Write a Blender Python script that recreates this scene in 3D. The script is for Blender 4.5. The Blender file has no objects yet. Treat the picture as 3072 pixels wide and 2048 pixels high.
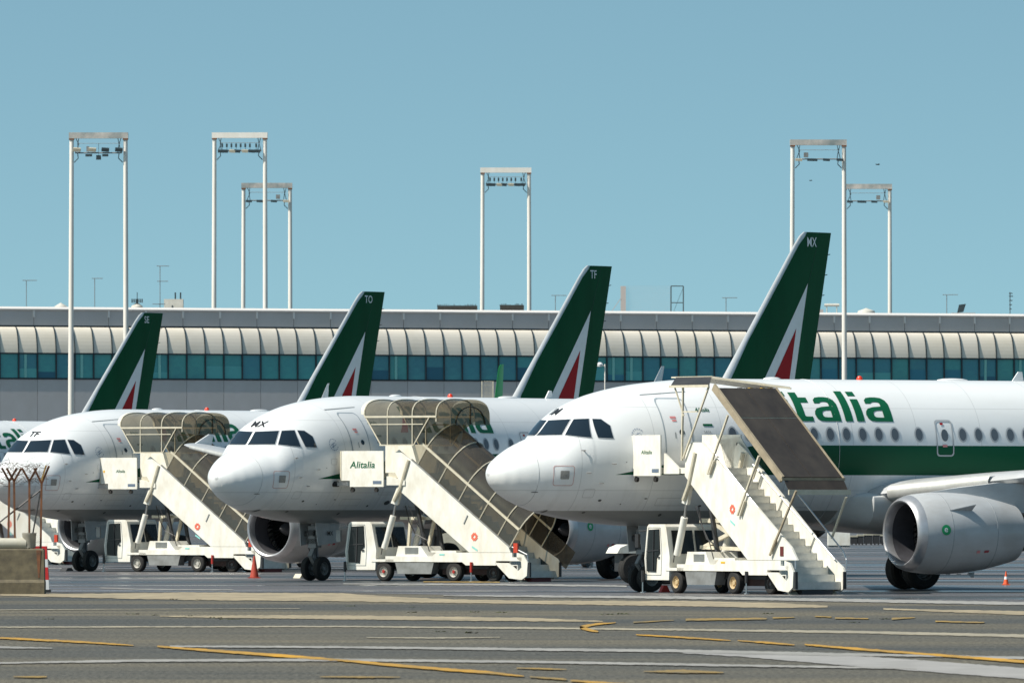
import bpy, bmesh, math, random
import numpy as np
from mathutils import Vector, Matrix
R = math.radians
random.seed(7)

# ---------------------------------------------------------------- camera / light
scene = bpy.context.scene
col = scene.collection
EYE = 2.4            # eye height, metres
FPX = 30000.0        # focal length in pixels of a 3072 px wide picture
HOR = 1516.0         # row of the horizon in that picture
cam_d = bpy.data.cameras.new('camera'); cam = bpy.data.objects.new('camera', cam_d); col.objects.link(cam)
cam.location = (0, 0, EYE); cam.rotation_euler = (R(90), 0, 0)
cam_d.sensor_width = 36; cam_d.lens = 36 * FPX / 3072
cam_d.shift_y = (HOR - 1024) / 3072
cam_d.clip_start = 1; cam_d.clip_end = 20000
scene.camera = cam
cam_d.dof.use_dof = True; cam_d.dof.focus_distance = 300; cam_d.dof.aperture_fstop = 9
scene.render.resolution_x = 1024; scene.render.resolution_y = 682
scene.view_settings.view_transform = 'Standard'; scene.view_settings.look = 'None'
scene.view_settings.exposure = 0.54; scene.view_settings.gamma = 1

SUN_EL, SUN_G = 50.0, 25.0          # elevation; angle from straight left towards the camera
sd = Vector((-math.cos(R(SUN_G)) * math.cos(R(SUN_EL)), -math.sin(R(SUN_G)) * math.cos(R(SUN_EL)), math.sin(R(SUN_EL))))
world = bpy.data.worlds.new('World'); scene.world = world; world.use_nodes = True
wn, wl = world.node_tree.nodes, world.node_tree.links
wn.clear()
sky = wn.new('ShaderNodeTexSky'); sky.sky_type = 'NISHITA'; sky.sun_disc = False
sky.sun_elevation = R(SUN_EL); sky.sun_rotation = math.atan2(sd.x, sd.y) % (2 * math.pi)
sky.altitude = 0; sky.air_density = 1.0; sky.dust_density = 0.6; sky.ozone_density = 2.0
tc = wn.new('ShaderNodeTexCoord'); sx = wn.new('ShaderNodeSeparateXYZ'); cx = wn.new('ShaderNodeCombineXYZ')
wl.new(tc.outputs['Generated'], sx.inputs[0])
mm = wn.new('ShaderNodeMath'); mm.operation = 'MULTIPLY_ADD'; mm.inputs[1].default_value = 2.6; mm.inputs[2].default_value = 0.16
wl.new(sx.outputs[2], mm.inputs[0]); wl.new(sx.outputs[0], cx.inputs[0]); wl.new(sx.outputs[1], cx.inputs[1]); wl.new(mm.outputs[0], cx.inputs[2])
nrm = wn.new('ShaderNodeVectorMath'); nrm.operation = 'NORMALIZE'; wl.new(cx.outputs[0], nrm.inputs[0]); wl.new(nrm.outputs[0], sky.inputs[0])
tint = wn.new('ShaderNodeMix'); tint.data_type = 'RGBA'; tint.blend_type = 'MULTIPLY'; tint.inputs[0].default_value = 1
wl.new(sky.outputs[0], tint.inputs[6]); tint.inputs[7].default_value = (0.825, 0.965, 0.765, 1)
bg = wn.new('ShaderNodeBackground'); bg.inputs[1].default_value = 0.114
wo = wn.new('ShaderNodeOutputWorld'); wl.new(tint.outputs[2], bg.inputs[0]); wl.new(bg.outputs[0], wo.inputs[0])
sl = bpy.data.lights.new('sun', 'SUN'); sl.energy = 4.2; sl.angle = R(0.5); sl.color = (1.0, 0.945, 0.85)
so = bpy.data.objects.new('sun', sl); col.objects.link(so); so.rotation_euler = sd.to_track_quat('Z', 'Y').to_euler()

# ---------------------------------------------------------------- helpers
def W(px, py, d):
    """point seen at (px, py) of the photograph at distance d"""
    return Vector(((px - 1536) * d / FPX, d, EYE + (HOR - py) * d / FPX))
def G(px, py, z=0.0):
    d = (EYE - z) * FPX / (py - HOR)
    return Vector(((px - 1536) * d / FPX, d, z))

MATS = {}
def mat(name, color, rough=0.5, metal=0.0, coat=0.0, spec=0.5, noise=0.0, nscale=3.0, nstretch=(1, 1, 1), col2=None, bump=0.0, emis=None):
    if name in MATS: return MATS[name]
    m = bpy.data.materials.new(name); m.use_nodes = True; MATS[name] = m
    n, l = m.node_tree.nodes, m.node_tree.links
    b = n['Principled BSDF']
    b.inputs['Roughness'].default_value = rough; b.inputs['Metallic'].default_value = metal
    b.inputs['Coat Weight'].default_value = coat; b.inputs['Coat Roughness'].default_value = 0.08
    b.inputs['Specular IOR Level'].default_value = spec
    c = tuple(color) + (1,)
    b.inputs['Base Color'].default_value = c
    if noise or col2:
        t = n.new('ShaderNodeTexCoord'); mp = n.new('ShaderNodeMapping'); mp.inputs['Scale'].default_value = nstretch
        nz = n.new('ShaderNodeTexNoise'); nz.inputs['Scale'].default_value = nscale; nz.inputs['Detail'].default_value = 5
        nz.inputs['Roughness'].default_value = 0.62
        l.new(t.outputs['Object'], mp.inputs[0]); l.new(mp.outputs[0], nz.inputs[0])
        mx = n.new('ShaderNodeMix'); mx.data_type = 'RGBA'
        cr = n.new('ShaderNodeMapRange'); cr.inputs[1].default_value = 0.35; cr.inputs[2].default_value = 0.68
        l.new(nz.outputs[0], cr.inputs[0]); l.new(cr.outputs[0], mx.inputs[0])
        mx.inputs[6].default_value = c
        k = 1 - noise
        mx.inputs[7].default_value = (tuple(col2) + (1,)) if col2 else (color[0] * k, color[1] * k * 0.99, color[2] * k * 0.96, 1)
        l.new(mx.outputs[2], b.inputs['Base Color'])
        if bump:
            bp = n.new('ShaderNodeBump'); bp.inputs['Strength'].default_value = bump; bp.inputs['Distance'].default_value = 0.02
            l.new(nz.outputs[0], bp.inputs['Height']); l.new(bp.outputs[0], b.inputs['Normal'])
    if emis:
        b.inputs['Emission Color'].default_value = tuple(emis) + (1,); b.inputs['Emission Strength'].default_value = 1
    return m

WHITE = mat('truck_white', (0.80, 0.79, 0.73), 0.45, nscale=3.2, col2=(0.66, 0.62, 0.53), nstretch=(1, 1, .45))
CREAM = mat('cream_metal', (0.62, 0.57, 0.45), 0.5, noise=0.2, nscale=5)
GREY = mat('grey_metal', (0.30, 0.30, 0.29), 0.45, metal=0.3, noise=0.3, nscale=4)
DARK = mat('dark_metal', (0.03, 0.03, 0.032), 0.5, noise=0.3)
STEEL = mat('bare_steel', (0.55, 0.55, 0.55), 0.3, metal=0.9, noise=0.2)
CHROME = mat('polished_rail', (0.55, 0.56, 0.58), 0.35, metal=0.9)
RUBBER = mat('tyre_rubber', (0.022, 0.021, 0.02), 0.85, noise=0.3, nscale=8)
RIM = mat('wheel_rim', (0.55, 0.53, 0.48), 0.45, noise=0.4, nscale=9)
TANRIM = mat('tan_wheel_rim', (0.60, 0.45, 0.25), 0.5, noise=0.3, nscale=9)
RED = mat('red_paint', (0.45, 0.03, 0.02), 0.5, noise=0.3)
ORANGE = mat('cone_orange', (0.75, 0.11, 0.03), 0.6, noise=0.2, nscale=8)
DULLRED = mat('faded_cone_red', (0.42, 0.055, 0.03), 0.7, noise=0.3, nscale=8)
YEL = mat('yellow_paint', (0.75, 0.42, 0.02), 0.5)
BLACKP = mat('black_paint', (0.015, 0.015, 0.016), 0.4)
GREENP = mat('green_livery_paint', (0.004, 0.10, 0.042), 0.35, spec=0.3)
GREEND = mat('fin_green_paint', (0.004, 0.085, 0.032), 0.5, spec=0.12, noise=0.25, nscale=0.5, nstretch=(1.5, 1, .25))
REDL = mat('livery_red_paint', (0.36, 0.012, 0.016), 0.5, spec=0.15)
WHITEL = mat('livery_white_paint', (0.78, 0.79, 0.80), 0.3, coat=0.4, noise=0.05)
GLASSD = mat('cockpit_glass', (0.010, 0.018, 0.028), 0.06, spec=0.8)
CABG = mat('cab_glass', (0.018, 0.021, 0.022), 0.12, spec=0.3, noise=0.5, nscale=2)
WINGM = mat('wing_grey_paint', (0.46, 0.47, 0.48), 0.35, coat=0.2, noise=0.15, nscale=1.2)
NACM = mat('nacelle_grey_paint', (0.50, 0.515, 0.525), 0.36, coat=0.2, nscale=1.3, col2=(0.40, 0.40, 0.395), nstretch=(.5, 1, 1))
LIPM = mat('inlet_lip_metal', (0.55, 0.55, 0.57), 0.36, metal=0.7, noise=0.15)
INNER = mat('inlet_liner', (0.07, 0.07, 0.08), 0.4, noise=0.3)
FAN = mat('fan_blades', (0.012, 0.012, 0.013), 0.45, metal=0.2)
SEAM = mat('panel_seam', (0.28, 0.30, 0.31), 0.6)
WINDG = mat('cabin_window_pane', (0.10, 0.12, 0.14), 0.15, spec=0.6)
WINDR = mat('cabin_window_ring', (0.42, 0.44, 0.46), 0.4)
CONC = mat('stained_concrete', (0.16, 0.135, 0.085), 0.9, noise=0.5, nscale=3.5, col2=(0.085, 0.072, 0.05), bump=0.4)
RUST = mat('rusty_steel', (0.22, 0.085, 0.035), 0.85, nscale=6, col2=(0.10, 0.05, 0.03), bump=0.3)
PIPEM = mat('pale_pipe', (0.52, 0.50, 0.42), 0.7, noise=0.25, nscale=3)
MASTM = mat('mast_white_paint', (0.82, 0.78, 0.72), 0.6, noise=0.12, nscale=1.5, nstretch=(1, 1, .2))
MASTW = mat('weathered_beam', (0.60, 0.55, 0.50), 0.7, col2=(0.22, 0.26, 0.26), nscale=0.9)
LAMPD = mat('floodlight_dark', (0.03, 0.05, 0.06), 0.5, noise=0.3)
LAMPB = mat('floodlight_beige', (0.45, 0.42, 0.33), 0.5, noise=0.3)

def tinted(lo=.55, hi=.82, tc_=(0.52, 0.44, 0.31, 1)):
    m = bpy.data.materials.new('smoked_plastic'); m.use_nodes = True
    n, l = m.node_tree.nodes, m.node_tree.links; n.clear()
    o = n.new('ShaderNodeOutputMaterial'); tr = n.new('ShaderNodeBsdfTransparent'); tr.inputs[0].default_value = tc_
    p = n.new('ShaderNodeBsdfPrincipled'); p.inputs['Base Color'].default_value = (0.06, 0.052, 0.042, 1); p.inputs['Roughness'].default_value = 0.09; p.inputs['Specular IOR Level'].default_value = 0.8
    nz = n.new('ShaderNodeTexNoise'); nz.inputs['Scale'].default_value = 1.6; nz.inputs['Detail'].default_value = 6
    mr = n.new('ShaderNodeMapRange'); mr.inputs[1].default_value = 0.3; mr.inputs[2].default_value = 0.75; mr.inputs[3].default_value = lo; mr.inputs[4].default_value = hi
    t = n.new('ShaderNodeTexCoord'); l.new(t.outputs['Object'], nz.inputs[0]); l.new(nz.outputs[0], mr.inputs[0])
    mx = n.new('ShaderNodeMixShader'); l.new(mr.outputs[0], mx.inputs[0]); l.new(tr.outputs[0], mx.inputs[1]); l.new(p.outputs[0], mx.inputs[2])
    l.new(mx.outputs[0], o.inputs[0]); return m
TINT = tinted(); TINTU = tinted(.42, .66, (.66, .58, .43, 1))
ROOFD = mat('dark_roof_panel', (0.032, 0.026, 0.022), 0.42, nscale=1.1, col2=(0.055, 0.045, 0.036), nstretch=(1, 1.6, 1), spec=0.35)

class MB:
    """collects shapes into one mesh"""
    def __init__(s): s.v = []; s.f = []
    def add(s, vs, fs):
        o = len(s.v); s.v += [tuple(x) for x in vs]; s.f += [tuple(o + i for i in f) for f in fs]; return s
    def box(s, x0, x1, y0, y1, z0, z1):
        return s.add([(x0, y0, z0), (x1, y0, z0), (x1, y1, z0), (x0, y1, z0), (x0, y0, z1), (x1, y0, z1), (x1, y1, z1), (x0, y1, z1)],
                     [(0, 3, 2, 1), (4, 5, 6, 7), (0, 1, 5, 4), (1, 2, 6, 5), (2, 3, 7, 6), (3, 0, 4, 7)])
    def cyl(s, p0, p1, r0, r1=None, n=10, caps=True):
        p0, p1 = Vector(p0), Vector(p1); r1 = r0 if r1 is None else r1
        a = (p1 - p0).normalized(); u = a.orthogonal().normalized(); w = a.cross(u)
        vs = []
        for p, r in ((p0, r0), (p1, r1)):
            for i in range(n):
                t = 2 * math.pi * i / n; vs.append(p + u * (r * math.cos(t)) + w * (r * math.sin(t)))
        fs = [(i, (i + 1) % n, n + (i + 1) % n, n + i) for i in range(n)]
        if caps: fs += [tuple(range(n - 1, -1, -1)), tuple(range(n, 2 * n))]
        return s.add(vs, fs)
    def bar(s, p0, p1, w, h=None, up=(0, 0, 1)):
        p0, p1 = Vector(p0), Vector(p1); h = h or w; a = (p1 - p0).normalized(); up = Vector(up)
        if abs(a.dot(up)) > 0.98: up = Vector((0, 1, 0))
        u = a.cross(up).normalized() * w / 2; q = u.cross(a).normalized() * h / 2
        vs = [p + i * u + j * q for p in (p0, p1) for i, j in ((-1, -1), (1, -1), (1, 1), (-1, 1))]
        return s.add(vs, [(0, 3, 2, 1), (4, 5, 6, 7), (0, 1, 5, 4), (1, 2, 6, 5), (2, 3, 7, 6), (3, 0, 4, 7)])
    def tube(s, pts, r, n=6):
        for a, b in zip(pts[:-1], pts[1:]): s.cyl(a, b, r, n=n)
        return s
    def prism(s, poly, y0, y1):
        """polygon in (x, z) extruded along y"""
        n = len(poly)
        vs = [(x, y0, z) for x, z in poly] + [(x, y1, z) for x, z in poly]
        return s.add(vs, [tuple(range(n)), tuple(range(2 * n - 1, n - 1, -1))] + [(i, n + i, n + (i + 1) % n, (i + 1) % n) for i in range(n)])
    def lathe(s, prof, c=(0, 0, 0), axis='x', n=32):
        vs = []
        for a, r in prof:
            for i in range(n):
                t = 2 * math.pi * i / n; p, q = r * math.cos(t), r * math.sin(t)
                vs.append((c[0] + a, c[1] + p, c[2] + q) if axis == 'x' else (c[0] + p, c[1] + a, c[2] + q) if axis == 'y' else (c[0] + p, c[1] + q, c[2] + a))
        fs = [(k * n + i, k * n + (i + 1) % n, (k + 1) * n + (i + 1) % n, (k + 1) * n + i) for k in range(len(prof) - 1) for i in range(n)]
        return s.add(vs, fs)
    def quad(s, a, b, c, d): return s.add([a, b, c, d], [(0, 1, 2, 3)])
    def slab(s, pts, off):
        """polygon given thickness along vector off"""
        off = Vector(off); n = len(pts); vs = [Vector(p) for p in pts]; vs += [p + off for p in vs]
        return s.add(vs, [tuple(range(n - 1, -1, -1)), tuple(range(n, 2 * n))] + [(i, (i + 1) % n, n + (i + 1) % n, n + i) for i in range(n)])
    def loft(s, rings, closed=True, caps=True):
        n = len(rings[0]); vs = [p for r in rings for p in r]
        m = n if closed else n - 1
        fs = [(k * n + i, k * n + (i + 1) % n, (k + 1) * n + (i + 1) % n, (k + 1) * n + i) for k in range(len(rings) - 1) for i in range(m)]
        if caps: fs += [tuple(range(n - 1, -1, -1)), tuple(range((len(rings) - 1) * n, len(rings) * n))]
        return s.add(vs, fs)
    def mesh(s, name, m, smooth=True, ang=35, recalc=True):
        me = bpy.data.meshes.new(name); me.from_pydata(s.v, [], s.f)
        if recalc:
            bm = bmesh.new(); bm.from_mesh(me); bmesh.ops.recalc_face_normals(bm, faces=bm.faces); bm.to_mesh(me); bm.free()
        ms = m if isinstance(m, (list, tuple)) else [m]
        for x in ms: me.materials.append(x)
        if smooth:
            me.polygons.foreach_set('use_smooth', [True] * len(me.polygons)); me.set_sharp_from_angle(angle=R(ang))
        return me

MESH = {}
def part(name, key, fn, m, parent, loc=None, rot=None, label=None, **kw):
    """a child object; the mesh is shared under key"""
    if key is None: me = fn().mesh(name, m, **kw)
    else:
        if key not in MESH:
            r = fn(); MESH[key] = r.mesh(name, m, **kw) if isinstance(r, MB) else r
        me = MESH[key]
    o = bpy.data.objects.new(name, me); col.objects.link(o); o.parent = parent
    if loc is not None: o.location = loc
    if rot is not None: o.rotation_euler = rot
    if label: o['label'] = label
    return o
def thing(name, label, cat, loc=(0, 0, 0), rz=0, group=None):
    o = bpy.data.objects.new(name, None); col.objects.link(o); o.location = loc; o.rotation_euler = (0, 0, rz)
    o.empty_display_size = 0.5
    o['label'] = label; o['category'] = cat
    if group: o['group'] = group
    return o
def single(name, mb, m, label, cat, loc=(0, 0, 0), rz=0, group=None, **kw):
    o = bpy.data.objects.new(name, mb.mesh(name, m, **kw)); col.objects.link(o); o.location = loc; o.rotation_euler = (0, 0, rz)
    o['label'] = label; o['category'] = cat
    if group: o['group'] = group
    return o
def struct(name, mb, m, kind='structure', **kw):
    o = bpy.data.objects.new(name, mb.mesh(name, m, **kw)); col.objects.link(o); o['kind'] = kind; return o

def text_faces(s, size=1.0, bold=0.02, italic=0.0, sx=1.0):
    """flat mesh (verts 2d, faces) of a word; x from 0"""
    cu = bpy.data.curves.new('t', 'FONT'); cu.body = s; cu.size = 1; cu.offset = bold; cu.shear = italic; cu.resolution_u = 4; cu.fill_mode = 'FRONT'
    cu.space_character = 1 + bold * 1.6
    ob = bpy.data.objects.new('t', cu); col.objects.link(ob)
    dg = bpy.context.evaluated_depsgraph_get(); me = ob.evaluated_get(dg).to_mesh()
    vs = [(v.co.x * size * sx, v.co.y * size) for v in me.vertices]; fs = [tuple(p.vertices) for p in me.polygons]
    ob.evaluated_get(dg).to_mesh_clear(); bpy.data.objects.remove(ob); bpy.data.curves.remove(cu)
    x0 = min(v[0] for v in vs); vs = [(v[0] - x0, v[1]) for v in vs]
    return vs, fs
def conform(vs, fs, mapper, step, off, name, m):
    """cut a flat figure into a grid and lay it on a surface"""
    bm = bmesh.new(); bv = [bm.verts.new((x, z, 0)) for x, z in vs]
    for f in fs:
        try: bm.faces.new([bv[i] for i in f])
        except ValueError: pass
    if step:
        lo = [min(v[k] for v in vs) for k in (0, 1)]; hi = [max(v[k] for v in vs) for k in (0, 1)]
        for k in (0, 1):
            n = int((hi[k] - lo[k]) / step)
            for i in range(1, n + 1):
                c = lo[k] + (hi[k] - lo[k]) * i / (n + 1)
                co = (c, 0, 0) if k == 0 else (0, c, 0); no = (1, 0, 0) if k == 0 else (0, 1, 0)
                bmesh.ops.bisect_plane(bm, geom=bm.verts[:] + bm.edges[:] + bm.faces[:], plane_co=co, plane_no=no)
    for v in bm.verts: v.co = mapper(v.co.x, v.co.y, off)
    me = bpy.data.meshes.new(name); bm.to_mesh(me); bm.free(); me.materials.append(m)
    me.polygons.foreach_set('use_smooth', [True] * len(me.polygons))
    return me
def ring_fig(outer, inner):
    """flat band between two loops"""
    n = len(outer); return list(outer) + list(inner), [(i, (i + 1) % n, n + (i + 1) % n, n + i) for i in range(n)]
def rrect(x0, x1, z0, z1, r, n=5, skew=0.0):
    pts = []
    for cx_, cz_, a0 in ((x1 - r, z1 - r, 0), (x0 + r, z1 - r, 90), (x0 + r, z0 + r, 180), (x1 - r, z0 + r, 270)):
        for i in range(n + 1):
            a = R(a0 + 90 * i / n); pts.append((cx_ + r * math.cos(a), cz_ + r * math.sin(a)))
    return pts
def circ(cx_, cz_, rx, rz=None, n=20):
    rz = rz or rx; return [(cx_ + rx * math.cos(2 * math.pi * i / n), cz_ + rz * math.sin(2 * math.pi * i / n)) for i in range(n)]

# ---------------------------------------------------------------- ground
def ground_mat(name, c1, c2, c3, sc=0.05, patch=0.0, rough=0.75, stretch=(0.22, 1.0, 1), spec=0.25):
    m = bpy.data.materials.new(name); m.use_nodes = True; n, l = m.node_tree.nodes, m.node_tree.links; b = n['Principled BSDF']
    t = n.new('ShaderNodeTexCoord'); mp = n.new('ShaderNodeMapping'); mp.inputs['Scale'].default_value = stretch; l.new(t.outputs['Object'], mp.inputs[0])
    def noise(s, d=6, src=mp):
        z = n.new('ShaderNodeTexNoise'); z.inputs['Scale'].default_value = s; z.inputs['Detail'].default_value = d; l.new(src.outputs[0], z.inputs[0]); return z
    def rng(z, a, bb, lo=0, hi=1):
        q = n.new('ShaderNodeMapRange'); q.inputs[1].default_value = a; q.inputs[2].default_value = bb; q.inputs[3].default_value = lo; q.inputs[4].default_value = hi; l.new(z.outputs[0], q.inputs[0]); return q
    def mixc(f, a, bcol):
        q = n.new('ShaderNodeMix'); q.data_type = 'RGBA'; l.new(f.outputs[0], q.inputs[0])
        if isinstance(a, tuple): q.inputs[6].default_value = a + (1,)
        else: l.new(a.outputs[2], q.inputs[6])
        q.inputs[7].default_value = bcol + (1,); return q
    big = mixc(rng(noise(sc), 0.40, 0.62), c1, c2)
    fine = mixc(rng(noise(sc * 9, 8), 0.50, 0.75, 0, 0.8), big, c3)
    grit = n.new('ShaderNodeTexNoise'); grit.inputs['Scale'].default_value = 6.0; grit.inputs['Detail'].default_value = 9; grit.inputs['Roughness'].default_value = 0.85
    mp2 = n.new('ShaderNodeMapping'); mp2.inputs['Scale'].default_value = (2.2, 0.35, 1); l.new(t.outputs['Object'], mp2.inputs[0]); l.new(mp2.outputs[0], grit.inputs[0])
    g = n.new('ShaderNodeMix'); g.data_type = 'RGBA'; g.blend_type = 'MULTIPLY'; g.inputs[0].default_value = 1
    gm = rng(grit, 0.38, 0.62, 0.25, 1.75); gc = n.new('ShaderNodeCombineColor')
    for i in range(3): l.new(gm.outputs[0], gc.inputs[i])
    l.new(fine.outputs[2], g.inputs[6]); l.new(gc.outputs[0], g.inputs[7]); l.new(g.outputs[2], b.inputs['Base Color'])
    b.inputs['Specular IOR Level'].default_value = spec
    rr = rng(noise(sc * 2.2, 5), 0.42, 0.60, rough, rough - patch); l.new(rr.outputs[0], b.inputs['Roughness'])
    return m
GROUNDM = ground_mat('old_asphalt', (0.070, 0.070, 0.064), (0.135, 0.118, 0.084), (0.044, 0.047, 0.046), sc=0.07)
APRONM = ground_mat('apron_asphalt', (0.042, 0.050, 0.055), (0.15, 0.135, 0.135), (0.022, 0.030, 0.034), sc=0.075, patch=0.60, rough=0.75, stretch=(0.10, 1.0, 1), spec=0.4)
struct('ground', MB().quad((-4000, -60, 0), (4000, -60, 0), (4000, 9000, 0), (-4000, 9000, 0)), GROUNDM, smooth=False)
ap = MB(); nx = 60
la = [G(-700 + 4600 * i / nx, 1776 + (0 if i < 22 else (i - 22) * 1.45), 0.004) for i in range(nx + 1)]
for i in range(nx):
    ap.quad(la[i], la[i + 1], Vector((la[i + 1].x * 6, 2400, 0.004)), Vector((la[i].x * 6, 2400, 0.004)))
struct('apron', ap, APRONM, smooth=False)

def mark_mat(name, c, wear, wc=(0.12, 0.12, 0.11)):
    m = bpy.data.materials.new(name); m.use_nodes = True; n, l = m.node_tree.nodes, m.node_tree.links; b = n['Principled BSDF']
    t = n.new('ShaderNodeTexCoord'); mp = n.new('ShaderNodeMapping'); mp.inputs['Scale'].default_value = (0.7, 0.25, 1); l.new(t.outputs['Object'], mp.inputs[0])
    z = n.new('ShaderNodeTexNoise'); z.inputs['Scale'].default_value = 1.4; z.inputs['Detail'].default_value = 9; z.inputs['Roughness'].default_value = 0.7; l.new(mp.outputs[0], z.inputs[0])
    q = n.new('ShaderNodeMapRange'); q.inputs[1].default_value = 0.36; q.inputs[2].default_value = 0.70; q.inputs[3].default_value = 0; q.inputs[4].default_value = wear; l.new(z.outputs[0], q.inputs[0])
    x = n.new('ShaderNodeMix'); x.data_type = 'RGBA'; l.new(q.outputs[0], x.inputs[0]); x.inputs[6].default_value = c + (1,); x.inputs[7].default_value = wc + (1,); l.new(x.outputs[2], b.inputs['Base Color'])
    b.inputs['Roughness'].default_value = 0.8; b.inputs['Specular IOR Level'].default_value = 0.2; return m
MT = mark_mat('tan_joint_filler', (0.38, 0.315, 0.21), 0.85, (0.16, 0.14, 0.105)); MW = mark_mat('white_line_paint', (0.33, 0.32, 0.30), 0.6); MY = mark_mat('yellow_line_paint', (0.54, 0.29, 0.035), 0.95, (0.17, 0.14, 0.08))
MP = mark_mat('pale_line_paint', (0.36, 0.32, 0.24), 0.6); MWW = mark_mat('wide_white_paint', (0.33, 0.32, 0.31), 0.4)
MYF = mark_mat('faded_yellow_paint', (0.36, 0.23, 0.06), 1.0, (0.13, 0.12, 0.09))
marks = [
 (MT, .012, [(0,1782,3),(305,1785.7,7),(566,1787,11.5),(1024,1790,12),(1198,1797.5,7.6),(1372,1802,5.5),(1590,1805,5),(2048,1809,8),(2309,1814,8),(2483,1818,3)]),
 (MT, .012, [(2650,1825,2),(2810,1830,3),(3072,1837.5,6),(3300,1842,6)]),
 (MW, .016, [(1330,1785,1.2),(1600,1787,2.6),(2048,1791,4),(2309,1795,4),(2700,1802,4.5),(3072,1809,4.5),(3300,1814,4.5)]),
 (MT, .012, [(480,1846.5,1),(610,1848,3.4),(1024,1850,6),(1372,1854,6),(1590,1857,5),(1808,1862,1.5)]),
 (MP, .012, [(-200,1880,1.8),(0,1879.5,1.8),(1024,1877.5,2),(2048,1887,2.8),(2570,1894.5,3.8),(3072,1906,4.5),(3300,1911,4.5)]),
 (MP, .012, [(0,1828,1),(300,1826,.8),(900,1824,.6)]),
 (MP, .012, [(1100,1911,1),(1300,1912,2.2),(1500,1910,1)]),
 (MY, .020, [(-150,1905,2.6),(0,1912,2.6),(240,1923.5,3),(400,1934,1.2)]),
 (MY, .020, [(472,1937,2),(566,1944.5,3),(697,1954,4),(871,1967,4.5),(1024,1978.5,3),(1198,1994.6,4),(1330,2005.5,4),(1460,2015,4),(1572,2026.5,1.5)]),
 (MY, .020, [(1590,2028,2),(1686,2035,3.5),(1700,2037,2)]), (MY, .020, [(1712,2039.5,3),(1830,2048,4),(1930,2056,4)]),
 (MY, .020, [(1847,1866,1.2),(1786,1871,3),(1738,1880,4),(1773,1889,4),(1795,1893,1.5)]),
 (MY, .020, [(1900,1865,2.5),(2021,1858.5,1.2)]), (MY, .020, [(2057,1857,4),(2300,1854,3)]), (MY, .020, [(2318,1852,2.5),(2383,1850,1.5)]),
 (MY, .020, [(2444,1847,1.5),(2494,1849,2)]), (MY, .020, [(2505,1852,2.5),(2605,1854,2)]), (MY, .020, [(2675,1854,3.5),(2745,1851,1)]), (MY, .020, [(2806,1862,2.5),(2953,1865.5,2)]),
 (MY, .020, [(1908,1902,1.5),(2048,1910,3),(2192,1919.5,1.5)]), (MY, .020, [(2213,1919.5,1.5),(2318,1927,3.5),(2383,1932.5,1.5)]),
 (MY, .020, [(2414,1931.5,2),(2570,1944.6,3.5),(2788,1961,3),(3072,1983,4.5),(3300,2001,5)]),
 (MW, .016, [(-150,1940,3.5),(0,1940,3.5),(157,1942.5,1)]),
 (MW, .016, [(509,1937,2.6),(1024,1939.5,3),(2048,1951,4.5),(2483,1960.5,4.5),(2788,1965.5,2.8),(3072,1971.6,4),(3300,1976,4)]),
 (MWW, .012, [(2048,1956,2),(2222,1962,6),(2483,1975,15),(2744,1993.5,16.5),(3072,2018.6,16.5),(3300,2036,17)]),
 (MW, .016, [(-150,1990,2),(0,1987,2),(392,1980,3.5),(1024,1977.5,4),(1546,1983,3.5),(2048,1991.5,3.5),(2614,2001,2.5),(2750,2004,1)]),
 (MY, .020, [(960,2028,1.5),(1080,2029,3),(1200,2029,1.5)]), (MY, .020, [(1550,2002,1.5),(1655,2005,2.5),(1700,2006,1)]), (MY, .020, [(1930,2012,1),(2048,2012,6),(2170,2015,1.5)]),
 (MY, .020, [(40,2028,1.5),(100,2028.5,3.2),(140,2028,1.5)]), (MY, .020, [(1270,1743.5,1.6),(1500,1745,1.8)]),
 (MW, .016, [(300,1762,1),(420,1766,1.6),(700,1768,1.2)]), (MW, .016, [(1030,1750,1.4),(1500,1752,2.6),(1880,1757,2.2)]),
]
for m_, z_, pts in marks:
    if m_ is MY and len(pts) <= 3 and pts[0][1] < 1870 or (m_ is MY and len(pts) <= 3 and 1995 < pts[0][1] < 2030): m_ = MYF
    if m_ in (MY, MYF): pts = [(a_, b_, h_ * (1.0 if len(pts) > 3 else .85)) for a_, b_, h_ in pts]
    mb = MB(); L, U = [], []
    P = np.array(pts, float); tt = np.concatenate([[0], np.cumsum(np.hypot(np.diff(P[:, 0]), np.diff(P[:, 1])))])
    n_ = max(6, int(tt[-1] / 12)); ss = np.linspace(0, tt[-1], n_ + 1)
    for s_ in ss:
        x_, y_, h_ = (np.interp(s_, tt, P[:, k]) for k in range(3))
        j1, j2 = random.uniform(-.75, .75) * min(1, h_ / 2.5), random.uniform(-.75, .75) * min(1, h_ / 2.5)
        i0 = min(len(P) - 2, max(0, np.searchsorted(tt, s_) - 1)); dx, dy = P[i0 + 1, 0] - P[i0, 0], P[i0 + 1, 1] - P[i0, 1]; q = math.hypot(dx, dy); nx_, ny_ = -dy / q, dx / q
        if ny_ < 0: nx_, ny_ = -nx_, -ny_
        if abs(ny_) > 0.9: nx_, ny_ = 0, 1
        L.append(G(x_ + nx_ * (h_ + j1), y_ + ny_ * (h_ + j1), z_)); U.append(G(x_ - nx_ * (h_ + j2), y_ - ny_ * (h_ + j2), z_))
    for i in range(n_): mb.quad(L[i], L[i + 1], U[i + 1], U[i])
    struct('painted_marking', mb, m_, smooth=False, recalc=False)
wd = MB()
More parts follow.
